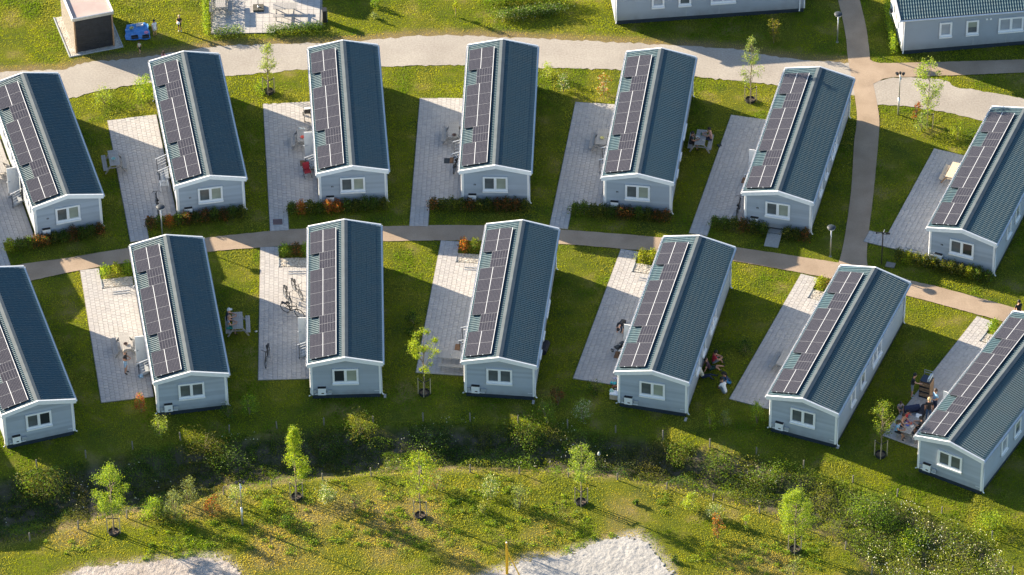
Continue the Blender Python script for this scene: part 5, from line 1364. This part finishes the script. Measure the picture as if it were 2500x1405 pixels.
# mats, covers, ramp
def mat_(label, px, w, l, m, rz, name='door_mat'):
    q = G(*px); o = MB().box((0, 0, 0), (w, l, .02)).build(name, m); o.location = (q.x, q.y, .065); o.rotation_euler = (0, 0, rz); tag(o, label, 'mat' if name == 'door_mat' else 'cover')
M_BMAT = C('brown_mat', (.20, .11, .06), .95); M_DMAT = C('dark_mat', (.035, .045, .055), .95)
mat_('brown door mat left of the red chair, third upper chalet', (740, 401), .36, .55, M_BMAT, R(3.7))
mat_('dark square mat by the stairs of the fourth upper chalet', (1091, 395), .34, .50, M_DMAT, R(-2.5))
mat_('brown door mat next to the dark square mat', (1103, 394), .24, .55, M_BMAT, R(-2.5))
mat_('brown door mat left of the fourth lower chalet', (1117, 850), .30, .55, M_BMAT, R(-6.7))
mat_('brown door mat left of the fifth lower chalet', (1507, 869), .32, .60, M_BMAT, R(-14.5))
mat_('brown door mat left of the sixth upper chalet', (1816, 443), .24, .55, M_BMAT, R(-14.6))
mat_('reddish grey drain cover on the walkway of the third upper chalet', (678, 544), .56, .50, C('cover_red', (.15, .10, .10), .9), R(3.7), 'drain_cover')
q = G(2174, 648); o = MB().box((0, 0, 0), (.55, .45, .06)).build('drain_cover', C('cover_grey', (.20, .19, .18), .9)); o.location = (q.x, q.y, .02); o.rotation_euler = (0, 0, -.3); tag(o, 'grey drain cover in the grass beside the black sign post', 'cover')
for i, (k, u, v) in enumerate((('L4', 1302, 983), ('L5', 1674, 1025), ('L3', 940, 968), ('L6', 2046, 1092))):
    q = G(u, v); o = MB().box((0, 0, .02), (.14, .30, .05)).build('paving_slab', PAVE[1]); o.location = (q.x, q.y, 0); o.rotation_euler = (0, 0, R(HOUSES[k][2])); tag(o, 'small grey splash slab at the right corner of the %s lower chalet' % ORD[LOW_ROW.index(k)], 'slab')
rp = thing('metal_ramp', 'ribbed metal ramp leading up to the sixth upper chalet', 'ramp', HW('U6', 0, 0), R(HOUSES['U6'][2]))
MB().hexa([(-.50, -1.25, .02), (.36, -1.25, .02), (.36, -.22, .22), (-.50, -.22, .22)], [(-.50, -1.25, .05), (.36, -1.25, .05), (.36, -.22, .25), (-.50, -.22, .25)]).build('deck', M_STEEL, rp)
mb = MB()
for i in range(16): t = (i + .5) / 16; mb.box((-.07, -1.25 + 1.03 * t, .056 + .20 * t), (.84, .02, .012))
tag(mb.build('rib', M_STEEL, rp), None, None, None, 'stuff')
MB().box((-.07, .02, .24), (.86, .40, .03)).build('landing', M_STEEL, rp)

# volleyball post
b = G(1237, 1402); h = ZAT(b, 1326); M_YEL = C('post_yellow', (.95, .50, .015), .4)
r = thing('yellow_post', 'bright yellow net post at the edge of the sand pitch', 'post', b)
MB().box((0, 0, h / 2), (.11, .11, h)).build('post', M_YEL, r); MB().box((0, 0, h + .02), (.08, .08, .05)).build('cap', M_WHITE, r)
MB().box((.07, -.03, h * .42), (.05, .05, h * .84)).build('sleeve', M_YEL, r); MB().bar((.06, -.02, h * .74), (.75, -.25, .0), .05, .05).build('brace', M_YEL, r)

# tiled terrace: parasol base, bin
b = G(631, 23); r = thing('parasol_base', 'dark square parasol base with pale pole on the tiled terrace', 'parasol base', (b.x, b.y, .04), .05)
for sx in (-.17, .17):
    for sy in (-.17, .17): MB().box((sx, sy, .09), (.32, .32, .08)).build('weight_slab', C('slab_olive', (.09, .085, .07), .9), r)
MB().box((0, 0, .03), (.68, .68, .04)).build('frame', M_BLACK, r); MB().lathe((0, 0, .12), [(.09, 0), (.07, .06), (.03, .10)], 12).build('socket', M_STEEL, r); MB().tube([(0, 0, .2), (0, 0, 2.1)], .026, 8).build('pole', M_STEEL, r)
b = G(793, 52); r = thing('litter_bin', 'slim dark bin with blue side at the corner of the tiled terrace', 'bin', b, .1)
MB().box((0, 0, .45), (.26, .40, .86)).build('body', M_BLACK, r); MB().box((.145, 0, .45), (.02, .34, .80)).build('side_panel', C('bin_blue', (.10, .22, .38)), r); MB().box((0, 0, .90), (.30, .44, .05)).build('lid', M_BLACK, r)

# drying rack, pushchairs and other things at the doors
r = thing('plant_rack', 'white slatted rack below the stairs of the second upper chalet', 'rack', HW('U2', -2.50, 3.35, .045), R(9.7))
for s in (-1, 1):
    MB().bar((s * .24, -.28, .5), (s * .24, .28, .5), .035, .035).build('side_rail', M_WHITE, r)
    for t in (-1, 1): MB().bar((s * .24, t * .27, 0), (s * .24, t * .27, .5), .03, .03).build('leg', M_WHITE, r)
for i in range(9): MB().bar((-.23, -.27 + i * .0675, .5), (.23, -.27 + i * .0675, .5), .014, .014).build('slat', M_WHITE, r)
def pushchair(label, loc, rz, c1, c2):
    r = thing('pushchair', label, 'pushchair', loc, rz)
    for s in (-1, 1):
        MB().tube([(s * .20, .34, .12), (s * .20, -.05, .55), (s * .20, -.42, .98)], .014, 6).build('side_tube', M_BLACK, r)
        MB().tube([(s * .20, -.34, .12), (s * .20, .12, .60)], .014, 6).build('strut', M_BLACK, r)
        for t in (-.34, .34): w = MB().torus((s * .22, t, .12), (1, 0, 0), .095, .024, 14, 5).build('wheel', M_RUBBER, r); MB().tube([(s * .22 - .02, t, .12), (s * .22 + .02, t, .12)], .05, 8).build('hub', M_STEEL, w)
    MB().tube([(-.20, -.42, .98), (.20, -.42, .98)], .016, 6).build('handle', M_BLACK, r)
    MB().hexa([(-.17, -.10, .42), (.17, -.10, .42), (.17, .26, .38), (-.17, .26, .38)], [(-.17, -.10, .47), (.17, -.10, .47), (.17, .26, .43), (-.17, .26, .43)]).build('seat', c1, r)
    MB().hexa([(-.17, -.12, .42), (.17, -.12, .42), (.17, -.08, .45), (-.17, -.08, .45)], [(-.17, -.34, .88), (.17, -.34, .88), (.17, -.30, .90), (-.17, -.30, .90)]).build('backrest', c1, r)
    mb = MB(); n = 8
    for i in range(n):
        a0, a1 = math.pi * .1 + i * 1.5 / n, math.pi * .1 + (i + 1) * 1.5 / n; f = lambda a: (-.30 + .30 * math.cos(a), .72 + .26 * math.sin(a))
        (y0, z0), (y1, z1) = f(a0), f(a1); mb.face([(-.19, y0, z0), (.19, y0, z0), (.19, y1, z1), (-.19, y1, z1)])
    mb.build('canopy', c2, r)
pushchair('black and white pushchair on the lawn edge by the third upper chalet', HW('U3', -2.45, 9.2, .03), R(10), M_BLACK, C('white_pl', (.6, .62, .6)))
pushchair('black pushchair in front of the bending person', HW('L5', -3.05, 4.85, .05), R(40), M_BLACK, M_BLACK)
r = thing('camping_chair', 'red folding chair beside the stairs of the third upper chalet', 'chair', HW('U3', -2.68, 3.35, .05), R(20))
M_REDC = C('red_cloth', (.24, .015, .03), .9)
MB().box((0, 0, .42), (.42, .42, .03)).build('seat', M_REDC, r); MB().box((0, .22, .68), (.42, .03, .50), 0, -.2).build('backrest', M_REDC, r)
for s in (-1, 1):
    for t in (-1, 1): MB().bar((s * .2, t * .2, .42), (s * .22, -t * .22, .0), .02, .02).build('leg', M_BLACK, r)
    MB().bar((s * .22, -.2, .62), (s * .22, .24, .64), .04, .02).build('armrest', M_BLACK, r)
small('storage_tub', 'dark tub on the slabs beside the red folding chair', 'tub', (757, 410), lambda mb: (mb.lathe((0, 0, 0), [(.14, 0), (.18, .22), (.16, .22), (.12, .03)], 12)), C('tub_dark', (.03, .04, .06)), .05)
small('white_bucket', 'small white and blue packet at the stairs of the second lower chalet', 'packet', (344, 921), lambda mb: (mb.box((0, 0, .07), (.24, .20, .14), .4), mb.box((.05, .04, .15), (.14, .10, .06), .9)), C('packet_blue', (.35, .52, .68)), .05)
small('laundry_heap', 'turquoise cloth heap beside the fifth lower chalet', 'laundry', (1497, 938), crumple, C('turq', (.04, .42, .48)), .42)
small('laundry_heap', 'pale lilac cloth heap at the wall of the fifth lower chalet', 'laundry', (1502, 926), crumple, C('lilac', (.42, .42, .55)), .42)
small('laundry_heap', 'brown cloth heap beside the fifth lower chalet', 'laundry', (1500, 945), crumple, C('rust', (.25, .10, .05)), .40)
small('laundry_heap', 'mint cloth heap on the yellow crate', 'laundry', (1493, 955), crumple, C('mint_pl', (.35, .55, .50)), .42)
r = thing('wooden_bench', 'low bench with cloths beside the fifth lower chalet', 'bench', HW('L5', -2.32, 1.95, .0), R(-14.5))
MB().box((0, 0, .37), (.34, 1.3, .04)).build('seat', M_WOODG, r)
for s in (-1, 1): MB().box((0, s * .55, .18), (.30, .05, .35)).build('leg', M_WOODG, r)
r = thing('wooden_crate', 'yellow wooden crate with grey rim beside the fifth lower chalet', 'crate', HW('L5', -2.42, .95, .0), R(-14.5))
for z in (.08, .20, .32): MB().box((0, -.18, z), (.44, .02, .10)).build('board', M_WOODN, r); MB().box((-.22, 0, z), (.02, .36, .10)).build('board', M_WOODN, r)
MB().box((0, 0, .19), (.40, .33, .36)).build('body', M_WOODB, r); MB().box((0, 0, .40), (.48, .42, .05)).build('rim', M_BOX, r)
small('bag', 'black bag lying in the shade right of the fourth lower chalet', 'bag', (1330, 856), gear, C('black_cloth', (.02, .02, .03), .8), 0, 1.3)
small('litter', 'crumpled white paper on the lawn right of the second lower chalet', 'paper', (625, 811), lambda mb: (mb.ball((0, 0, .04), (.09, .06, .05), 7, 5), mb.ball((.05, .04, .03), .04, 6, 4)), C('white_pl', (.6, .62, .6)))
small('sandal', 'dark shoes on the lawn left of the sixth upper terrace', 'shoes', (1757, 357), lambda mb: (mb.box((-.06, 0, .03), (.09, .26, .06), .4), mb.box((.07, .04, .03), (.09, .26, .06), .1)), M_BLACK)
small('white_bag', 'small white bag caught in the ditch behind the pale young tree', 'bag', (1462, 1112), lambda mb: (mb.lathe((0, 0, 0), [(.05, 0), (.08, .08), (.06, .20), (.02, .26)], 9)), C('white_pl', (.6, .62, .6)), -.3)

# ================================================================== people
SKIN = [C('skin_a', (.50, .27, .18), .6), C('skin_b', (.40, .20, .12), .6), C('skin_c', (.20, .09, .05), .6)]
BASE = dict(pel=(0, 0, .95), sp=(0, .01, 1.12), ch=(0, 0, 1.30), nk=(0, .01, 1.46), hb=(0, -.02, 1.56), hd=(0, -.03, 1.65), ct=(0, -.005, 1.735),
            sh=(.165, .0, 1.40), el=(.215, .03, 1.13), wr=(.215, -.06, .90), hn=(.21, -.085, .83), hp=(.09, 0, .90), kn=(.10, -.02, .50), an=(.10, .025, .09), to=(.115, -.13, .035))
RAD = dict(pel=.135, sp=.125, ch=.145, nk=.055, hb=.075, hd=.098, ct=.062, sh=.066, el=.046, wr=.032, hn=.034, hp=.088, kn=.060, an=.042, to=.036)
def pose(name):
    L = {k: list(v) for k, v in BASE.items()}; Rr = {k: [-v[0], v[1], v[2]] for k, v in BASE.items() if k in ('sh', 'el', 'wr', 'hn', 'hp', 'kn', 'an', 'to')}
    def both(k, v): L[k] = list(v); Rr[k] = [-v[0], v[1], v[2]]
    def trunk(dz, dy=0.0, leany=0.0):
        for k in ('pel', 'sp', 'ch', 'nk', 'hb', 'hd', 'ct', 'sh', 'hp'):
            z0 = BASE[k][2] - .95; q = [BASE[k][0], BASE[k][1] + dy + leany * z0, BASE[k][2] + dz]; L[k] = q
            if k in Rr: Rr[k] = [-q[0], q[1], q[2]]
    if name == 'stand_hold':
        both('el', (.23, -.02, 1.14)); both('wr', (.12, -.24, 1.16)); both('hn', (.06, -.29, 1.18)); L['to'] = [.15, -.12, .035]
    elif name == 'walk':
        L['kn'] = [.10, -.16, .52]; L['an'] = [.10, -.20, .10]; L['to'] = [.11, -.35, .05]; Rr['kn'] = [-.10, .05, .50]; Rr['an'] = [-.10, .26, .14]; Rr['to'] = [-.11, .14, .04]; L['el'] = [.22, .12, 1.14]; L['wr'] = [.22, .12, .92]; L['hn'] = [.22, .11, .85]; Rr['wr'] = [-.21, -.22, .95]; Rr['hn'] = [-.20, -.28, .92]
    elif name == 'reach':
        Rr['el'] = [-.26, -.20, 1.28]; Rr['wr'] = [-.22, -.42, 1.24]; Rr['hn'] = [-.21, -.49, 1.23]; trunk(0, 0, -.15)
    elif name == 'bend':
        trunk(-.12, .10, -1.35)
        for k, z in (('sp', 1.00), ('ch', 1.10), ('nk', 1.13), ('hb', 1.11), ('hd', 1.09), ('ct', 1.06), ('sh', 1.10)):
            L[k][2] = z - .10
            if k in Rr: Rr[k][2] = z - .10
        both('el', (.20, -.50, .78)); both('wr', (.17, -.58, .60)); both('hn', (.16, -.60, .53)); both('kn', (.11, -.04, .48))
    elif name == 'bench':
        trunk(-.39, 0, -.16); both('kn', (.11, -.42, .53)); both('an', (.11, -.40, .09)); both('to', (.115, -.55, .04)); both('el', (.24, -.20, .84)); both('wr', (.12, -.42, .84)); both('hn', (.08, -.49, .84))
    elif name == 'ground':
        trunk(-.82, 0, -.20); both('kn', (.17, -.38, .40)); both('an', (.13, -.52, .09)); both('to', (.13, -.66, .045)); both('el', (.26, -.22, .42)); both('wr', (.14, -.42, .40)); both('hn', (.08, -.48, .40))
    elif name == 'stretch':
        trunk(-.82, 0, .38); both('kn', (.12, -.44, .16)); both('an', (.11, -.84, .08)); both('to', (.12, -.88, .20)); Rr['kn'] = [-.16, -.38, .30]; Rr['an'] = [-.2, -.55, .08]; Rr['to'] = [-.2, -.70, .05]; both('el', (.27, .26, .34)); both('wr', (.28, .36, .10)); both('hn', (.28, .40, .05))
    elif name == 'hug':
        trunk(-.82, 0, -.55); both('kn', (.13, -.34, .44)); both('an', (.11, -.46, .09)); both('to', (.12, -.60, .045)); both('el', (.26, -.32, .34)); both('wr', (.10, -.48, .30)); both('hn', (.05, -.52, .28))
    return L, Rr
PEOPLE = []
def person(label, px, rz, ps, h, shirt, pants, skin=0, hair=(.03, .02, .015), long_hair=False, shorts=True, sleeves=.55, shoe=(.02, .02, .02), z=0.0, dress=False, cap=None, topless=False, loc=None):
    L, Rr = pose(ps); s = h / 1.75; vs = []; rad = []; ed = []; reg = []
    def add(v, r): vs.append((v[0] * s, v[1] * s, v[2] * s)); rad.append(r * s); return len(vs) - 1
    idx = {k: add(L[k], RAD[k]) for k in ('pel', 'sp', 'ch', 'nk', 'hb', 'hd', 'ct')}
    def e(a, b, rg): ed.append((a, b)); reg.append(rg)
    e(idx['pel'], idx['sp'], 'shirt'); e(idx['sp'], idx['ch'], 'shirt'); e(idx['ch'], idx['nk'], 'shirt'); e(idx['nk'], idx['hb'], 'skin'); e(idx['hb'], idx['hd'], 'skin'); e(idx['hd'], idx['ct'], 'skin')
    nose = add((0, L['hd'][1] - .105, L['hd'][2] - .005), .016); e(idx['hd'], nose, 'skin')
    for D in (L, Rr):
        sh = add(D['sh'], RAD['sh']); el = add(D['el'], RAD['el']); wr = add(D['wr'], RAD['wr']); hn = add(D['hn'], RAD['hn']); e(idx['ch'], sh, 'shirt'); e(sh, el, 'arm'); e(el, wr, 'skin'); e(wr, hn, 'skin')
        d = (Vector(D['hn']) - Vector(D['wr'])).normalized(); sd = d.cross(Vector((0, 0, 1)));
        if sd.length < .2: sd = Vector((0, 1, 0))
        sd.normalize(); dn = d.cross(sd)
        for q, ln in ((-1.5, .062), (-.5, .075), (.5, .072), (1.5, .055)):
            a = Vector(D['hn']) + d * .035 + sd * q * .019; b_ = a + d * ln * .6; c_ = b_ + (d * .5 + Vector((0, 0, -.5)) * .6) * ln * .6
            i0 = add(a, .0095); i1 = add(b_, .009); i2 = add(c_, .008); e(hn, i0, 'skin'); e(i0, i1, 'skin'); e(i1, i2, 'skin')
        a = Vector(D['wr']).lerp(Vector(D['hn']), .6) + sd * .045; i0 = add(a, .011); i1 = add(a + d * .045 + sd * .012, .010); e(hn, i0, 'skin'); e(i0, i1, 'skin')
        hp = add(D['hp'], RAD['hp']); kn = add(D['kn'], RAD['kn']); an = add(D['an'], RAD['an']); to = add(D['to'], RAD['to']); e(idx['pel'], hp, 'pants'); e(hp, kn, 'thigh'); e(kn, an, 'calf'); e(an, to, 'shoe')
    me = bpy.data.meshes.new('person'); me.from_pydata(vs, ed, []); o = bpy.data.objects.new('person', me); COL.objects.link(o)
    m = o.modifiers.new('Skin', 'SKIN'); m.use_smooth_shade = True
    for i, sv in enumerate(me.skin_vertices[0].data): sv.radius = (rad[i], rad[i]); sv.use_root = (i == 0)
    o.modifiers.new('Sub', 'SUBSURF').levels = 1
    q = loc if loc is not None else G(px[0], px[1], z); o.location = (q.x, q.y, z); o.rotation_euler = (0, 0, rz); tag(o, label, 'person')
    PEOPLE.append((o, vs, ed, reg, dict(shirt=shirt, pants=pants, skin=skin, shorts=shorts, sleeves=sleeves, shoe=shoe, dress=dress, topless=topless)))
    hc = Vector(L['hd']) * s; hm_ = C('hair_%.3f_%.3f' % hair[:2], hair, .7)
    mb = MB(); up = (Vector(L['ct']) - Vector(L['hb'])).normalized(); bk = Vector((0, 1, 0)) - up * up.y; bk.normalize()
    c = hc + up * .030 * s + bk * .022 * s; n_, k_ = 12, 6; rings = []
    X = Vector((1, 0, 0))
    for j in range(k_ + 1):
        t = .02 + (math.pi * .56) * j / k_
        rings.append(mb.addv([c + (X * math.cos(2 * math.pi * i / n_) * .106 + bk * math.sin(2 * math.pi * i / n_) * .112) * math.sin(t) * s + up * (.118 * math.cos(t) * s) + (up * (-.05 * s) if (j == k_ and math.sin(2 * math.pi * i / n_) > .2) else Vector((0, 0, 0))) for i in range(n_)]))
    for j in range(k_):
        for i in range(n_): mb.f.append((rings[j] + i, rings[j + 1] + i, rings[j + 1] + (i + 1) % n_, rings[j] + (i + 1) % n_)); mb.m.append(0)
    mb.f.append(tuple(rings[0] + i for i in range(n_))); mb.m.append(0)
    if long_hair:
        p0 = c + bk * .085 * s; mb.tube([p0 + up * .02, p0 - up * .12 * s + bk * .03 * s, p0 - up * .30 * s + bk * .03 * s], [.085 * s, .09 * s, .03 * s], 8)
    hb_ = mb.build('cap' if cap else 'hair', C('cap_%.2f' % cap[0], cap, .6) if cap else hm_, o, True)
    if cap: MB().box(tuple(c - bk * .14 * s + up * .01), (.16 * s, .12 * s, .015)).build('cap_peak', C('cap_%.2f' % cap[0], cap, .6), hb_)
    if dress:
        mb = MB(); pz = L['pel'][2] * s; mb.lathe((0, 0, 0), [(.20 * s, pz - .22 * s), (.175 * s, pz + .05 * s), (.15 * s, pz + .22 * s), (.16 * s, pz + .40 * s), (.09 * s, pz + .50 * s)], 14); mb.build('dress', shirt, o, True)
    return o
BLK = C('cloth_black', (.018, .018, .022), .85); WHT = C('cloth_white', (.70, .71, .73), .8); NVY = C('cloth_navy', (.02, .03, .07), .85); JNS = C('cloth_jeans', (.10, .22, .42), .85); RED_ = C('cloth_red', (.50, .03, .05), .8)
LBL = C('cloth_lightblue', (.22, .42, .60), .8); CRM = C('cloth_cream', (.60, .57, .46), .8); TEAL = C('cloth_teal', (.02, .28, .26), .8); GRY = C('cloth_grey', (.20, .23, .28), .8); PNK = C('cloth_pink', (.60, .32, .40), .8); DGR = C('cloth_darkgreen', (.02, .06, .05), .85); LJN = C('cloth_paleblue', (.32, .48, .66), .8); STR = C('cloth_stripe', (.35, .30, .33), .8)
BLOND = (.55, .42, .22); BROWN = (.06, .035, .02); BLKH = (.012, .01, .01); GREYH = (.30, .26, .22)
person('girl in a long white shirt standing beside the blue tarpaulin', (378.5, 89), R(25), 'stand', 1.28, WHT, BLK, 0, BLKH, True, True, .6, dress=True)
person('blond boy in black holding a white ball near the shed', (439.5, 77), R(-10), 'stand_hold', 1.26, BLK, BLK, 0, BLOND, False, True, .6, (.6, .6, .6))
person('small child in a pale top in front of the blue tarpaulin', (341.5, 130), R(160), 'walk', .90, CRM, BLK, 0, BROWN, False, True, .4, (.6, .6, .6))
person('person in pink half hidden behind the second upper chalet roof', (402, 166), R(150), 'stand', 1.30, PNK, NVY, 0, BROWN, True)
small('football', 'white ball held by the blond boy', 'ball', (435, 65), lambda mb: mb.ball((0, 0, 0), .105, 12, 8), C('ball_white', (.75, .75, .75)), .62, 0, True)
bpy.data.objects['football'].location = G(439.5, 77) + Vector((-.05, -.27, .84))
person('man in black shirt and light blue shorts standing on the lower left terrace', (308, 912), R(75), 'stand_hold', 1.78, BLK, LJN, 0, GREYH, False, True, .5, (.02, .02, .02), .05)
b_ = TABC.location; c4, s4 = math.cos(R(4)), math.sin(R(4))
T = lambda tb, x, y, rz: Vector((tb.location.x + x * math.cos(rz) - y * math.sin(rz), tb.location.y + x * math.sin(rz) + y * math.cos(rz), 0))
person('man with a white cap sitting at the table beside the second lower chalet', None, R(94), 'bench', 1.75, NVY, NVY, 0, BROWN, False, True, .2, cap=(.62, .64, .68), loc=T(TABC, -.60, .42, R(4)))
person('bald man in grey vest and teal shorts at the table beside the second lower chalet', None, R(94), 'bench', 1.80, GRY, TEAL, 0, (.42, .24, .17), False, True, .05, loc=T(TABC, -.60, -.28, R(4)))
person('person in black sitting at the shaded upper right table', None, R(81), 'bench', 1.72, BLK, BLK, 1, BLKH, False, True, .5, loc=T(TABM, -.60, -.25, R(-9)))
person('dark haired person leaning over the shaded upper right table', None, R(-99), 'bench', 1.74, C('cloth_skinlike', (.38, .22, .18), .8), NVY, 0, BLKH, False, True, .5, loc=T(TABM, .60, .28, R(-9)))
person('person in black bending over a pushchair on the fifth lower terrace', (1521, 812), R(-20), 'bend', 1.75, BLK, NVY, 0, BLKH, False, False, 1.0, z=.05)
person('person in a red shirt sitting on the grass by the fifth lower chalet', (1741, 887), R(100), 'ground', 1.75, RED_, GRY, 0, BLKH, False, True, .6)
person('person in dark clothes lounging on the grass with one leg stretched', (1733, 903), R(95), 'stretch', 1.78, C('cloth_plum', (.06, .03, .05), .85), DGR, 0, BLKH, False, True, .6)
person('person in a cream shirt sitting against the fifth lower chalet', (1716, 922), R(85), 'stretch', 1.74, CRM, NVY, 0, BROWN, False, False, .5)
person('dark haired person in jeans sitting on the grass facing the chalet', (1781, 937), R(-80), 'hug', 1.72, NVY, C('cloth_brightjeans', (.05, .22, .48), .8), 0, BLKH, True, False, .4)
person('person in a white shirt sitting on the grass with back to us', (1770, 961), R(-150), 'hug', 1.74, WHT, GRY, 1, BLKH, False, False, .6)
person('man in black reaching for the crate stack at lower right', (2226, 970), R(80), 'reach', 1.80, BLK, GRY, 0, BLKH, False, True, .5, (.4, .5, .55))
person('blond man in a black shirt standing with back to us at lower right', (2266, 1030), R(175), 'stand', 1.80, BLK, C('cloth_denim', (.05, .10, .20), .85), 0, BLOND, False, False, .5, z=.05)
person('man in a light blue shirt facing the blond man', (2282, 1008), R(-60), 'stand_hold', 1.78, LBL, NVY, 0, BROWN, False, False, .5, z=.05)
person('child in a striped shirt sitting at the edge of the lower right terrace', (2197, 1001), R(10), 'ground', 1.35, STR, GRY, 0, BROWN, False, True, .6)
rp_ = R(-30)
person('person in black sitting on the far side of the cluttered table', None, R(-30 - 90), 'bench', 1.76, BLK, BLK, 0, BLKH, False, True, .6, loc=T(TABP, .60, .30, rp_))
person('shirtless man sitting at the left of the cluttered table', None, R(-30 + 90), 'bench', 1.78, SKIN[0], NVY, 0, BROWN, False, True, .0, loc=T(TABP, -.60, .05, rp_))
person('person in a pale blue top sitting at the near end of the cluttered table', None, R(-30 + 90), 'bench', 1.72, LBL, BLK, 0, BROWN, True, True, .4, loc=T(TABP, -.60, -.55, rp_))
person('person in a red top sitting at the far end of the cluttered table', None, R(-30 + 90), 'bench', 1.60, RED_, BLK, 0, BLKH, False, True, .5, loc=T(TABP, -.60, .60, rp_))
person('person in a dark shirt walking on the path at the right edge', (2484, 790), R(20), 'walk', 1.76, BLK, NVY, 0, BLKH, False, False, .5)

# grow the bodies and dress them
dg = bpy.context.evaluated_depsgraph_get(); dg.update()
for o, vs, ed, reg, c in PEOPLE:
    ev = o.evaluated_get(dg); me = bpy.data.meshes.new_from_object(ev, depsgraph=dg)
    o.modifiers.clear(); o.data = me; me.name = 'person'
    sk = SKIN[c['skin']]; me.materials.clear()
    for m in (c['shirt'], c['pants'], sk, C('shoe_%.2f' % c['shoe'][0], c['shoe'], .6)): me.materials.append(m)
    n = len(me.polygons); ce = np.empty(n * 3, np.float32); me.polygons.foreach_get('center', ce); ce = ce.reshape(-1, 3)
    A = np.array([vs[a] for a, b in ed]); B = np.array([vs[b] for a, b in ed]); AB = B - A
    t = np.clip(((ce[:, None] - A[None]) * AB[None]).sum(2) / ((AB * AB).sum(1)[None] + 1e-9), 0, 1)
    d = np.linalg.norm(ce[:, None] - A[None] - t[..., None] * AB[None], axis=2); bi = d.argmin(1); tt_ = t[np.arange(n), bi]
    mi = np.zeros(n, np.int32)
    for i in range(n):
        g = reg[bi[i]]
        mi[i] = 0 if g == 'shirt' else 2 if g == 'skin' else (0 if tt_[i] < c['sleeves'] else 2) if g == 'arm' else 1 if g == 'pants' else (1 if (tt_[i] < .85 or not c['shorts']) else 2) if g == 'thigh' else (2 if c['shorts'] else 1) if g == 'calf' else 3
    me.polygons.foreach_set('material_index', mi); me.polygons.foreach_set('use_smooth', np.ones(n, bool)); me.update()
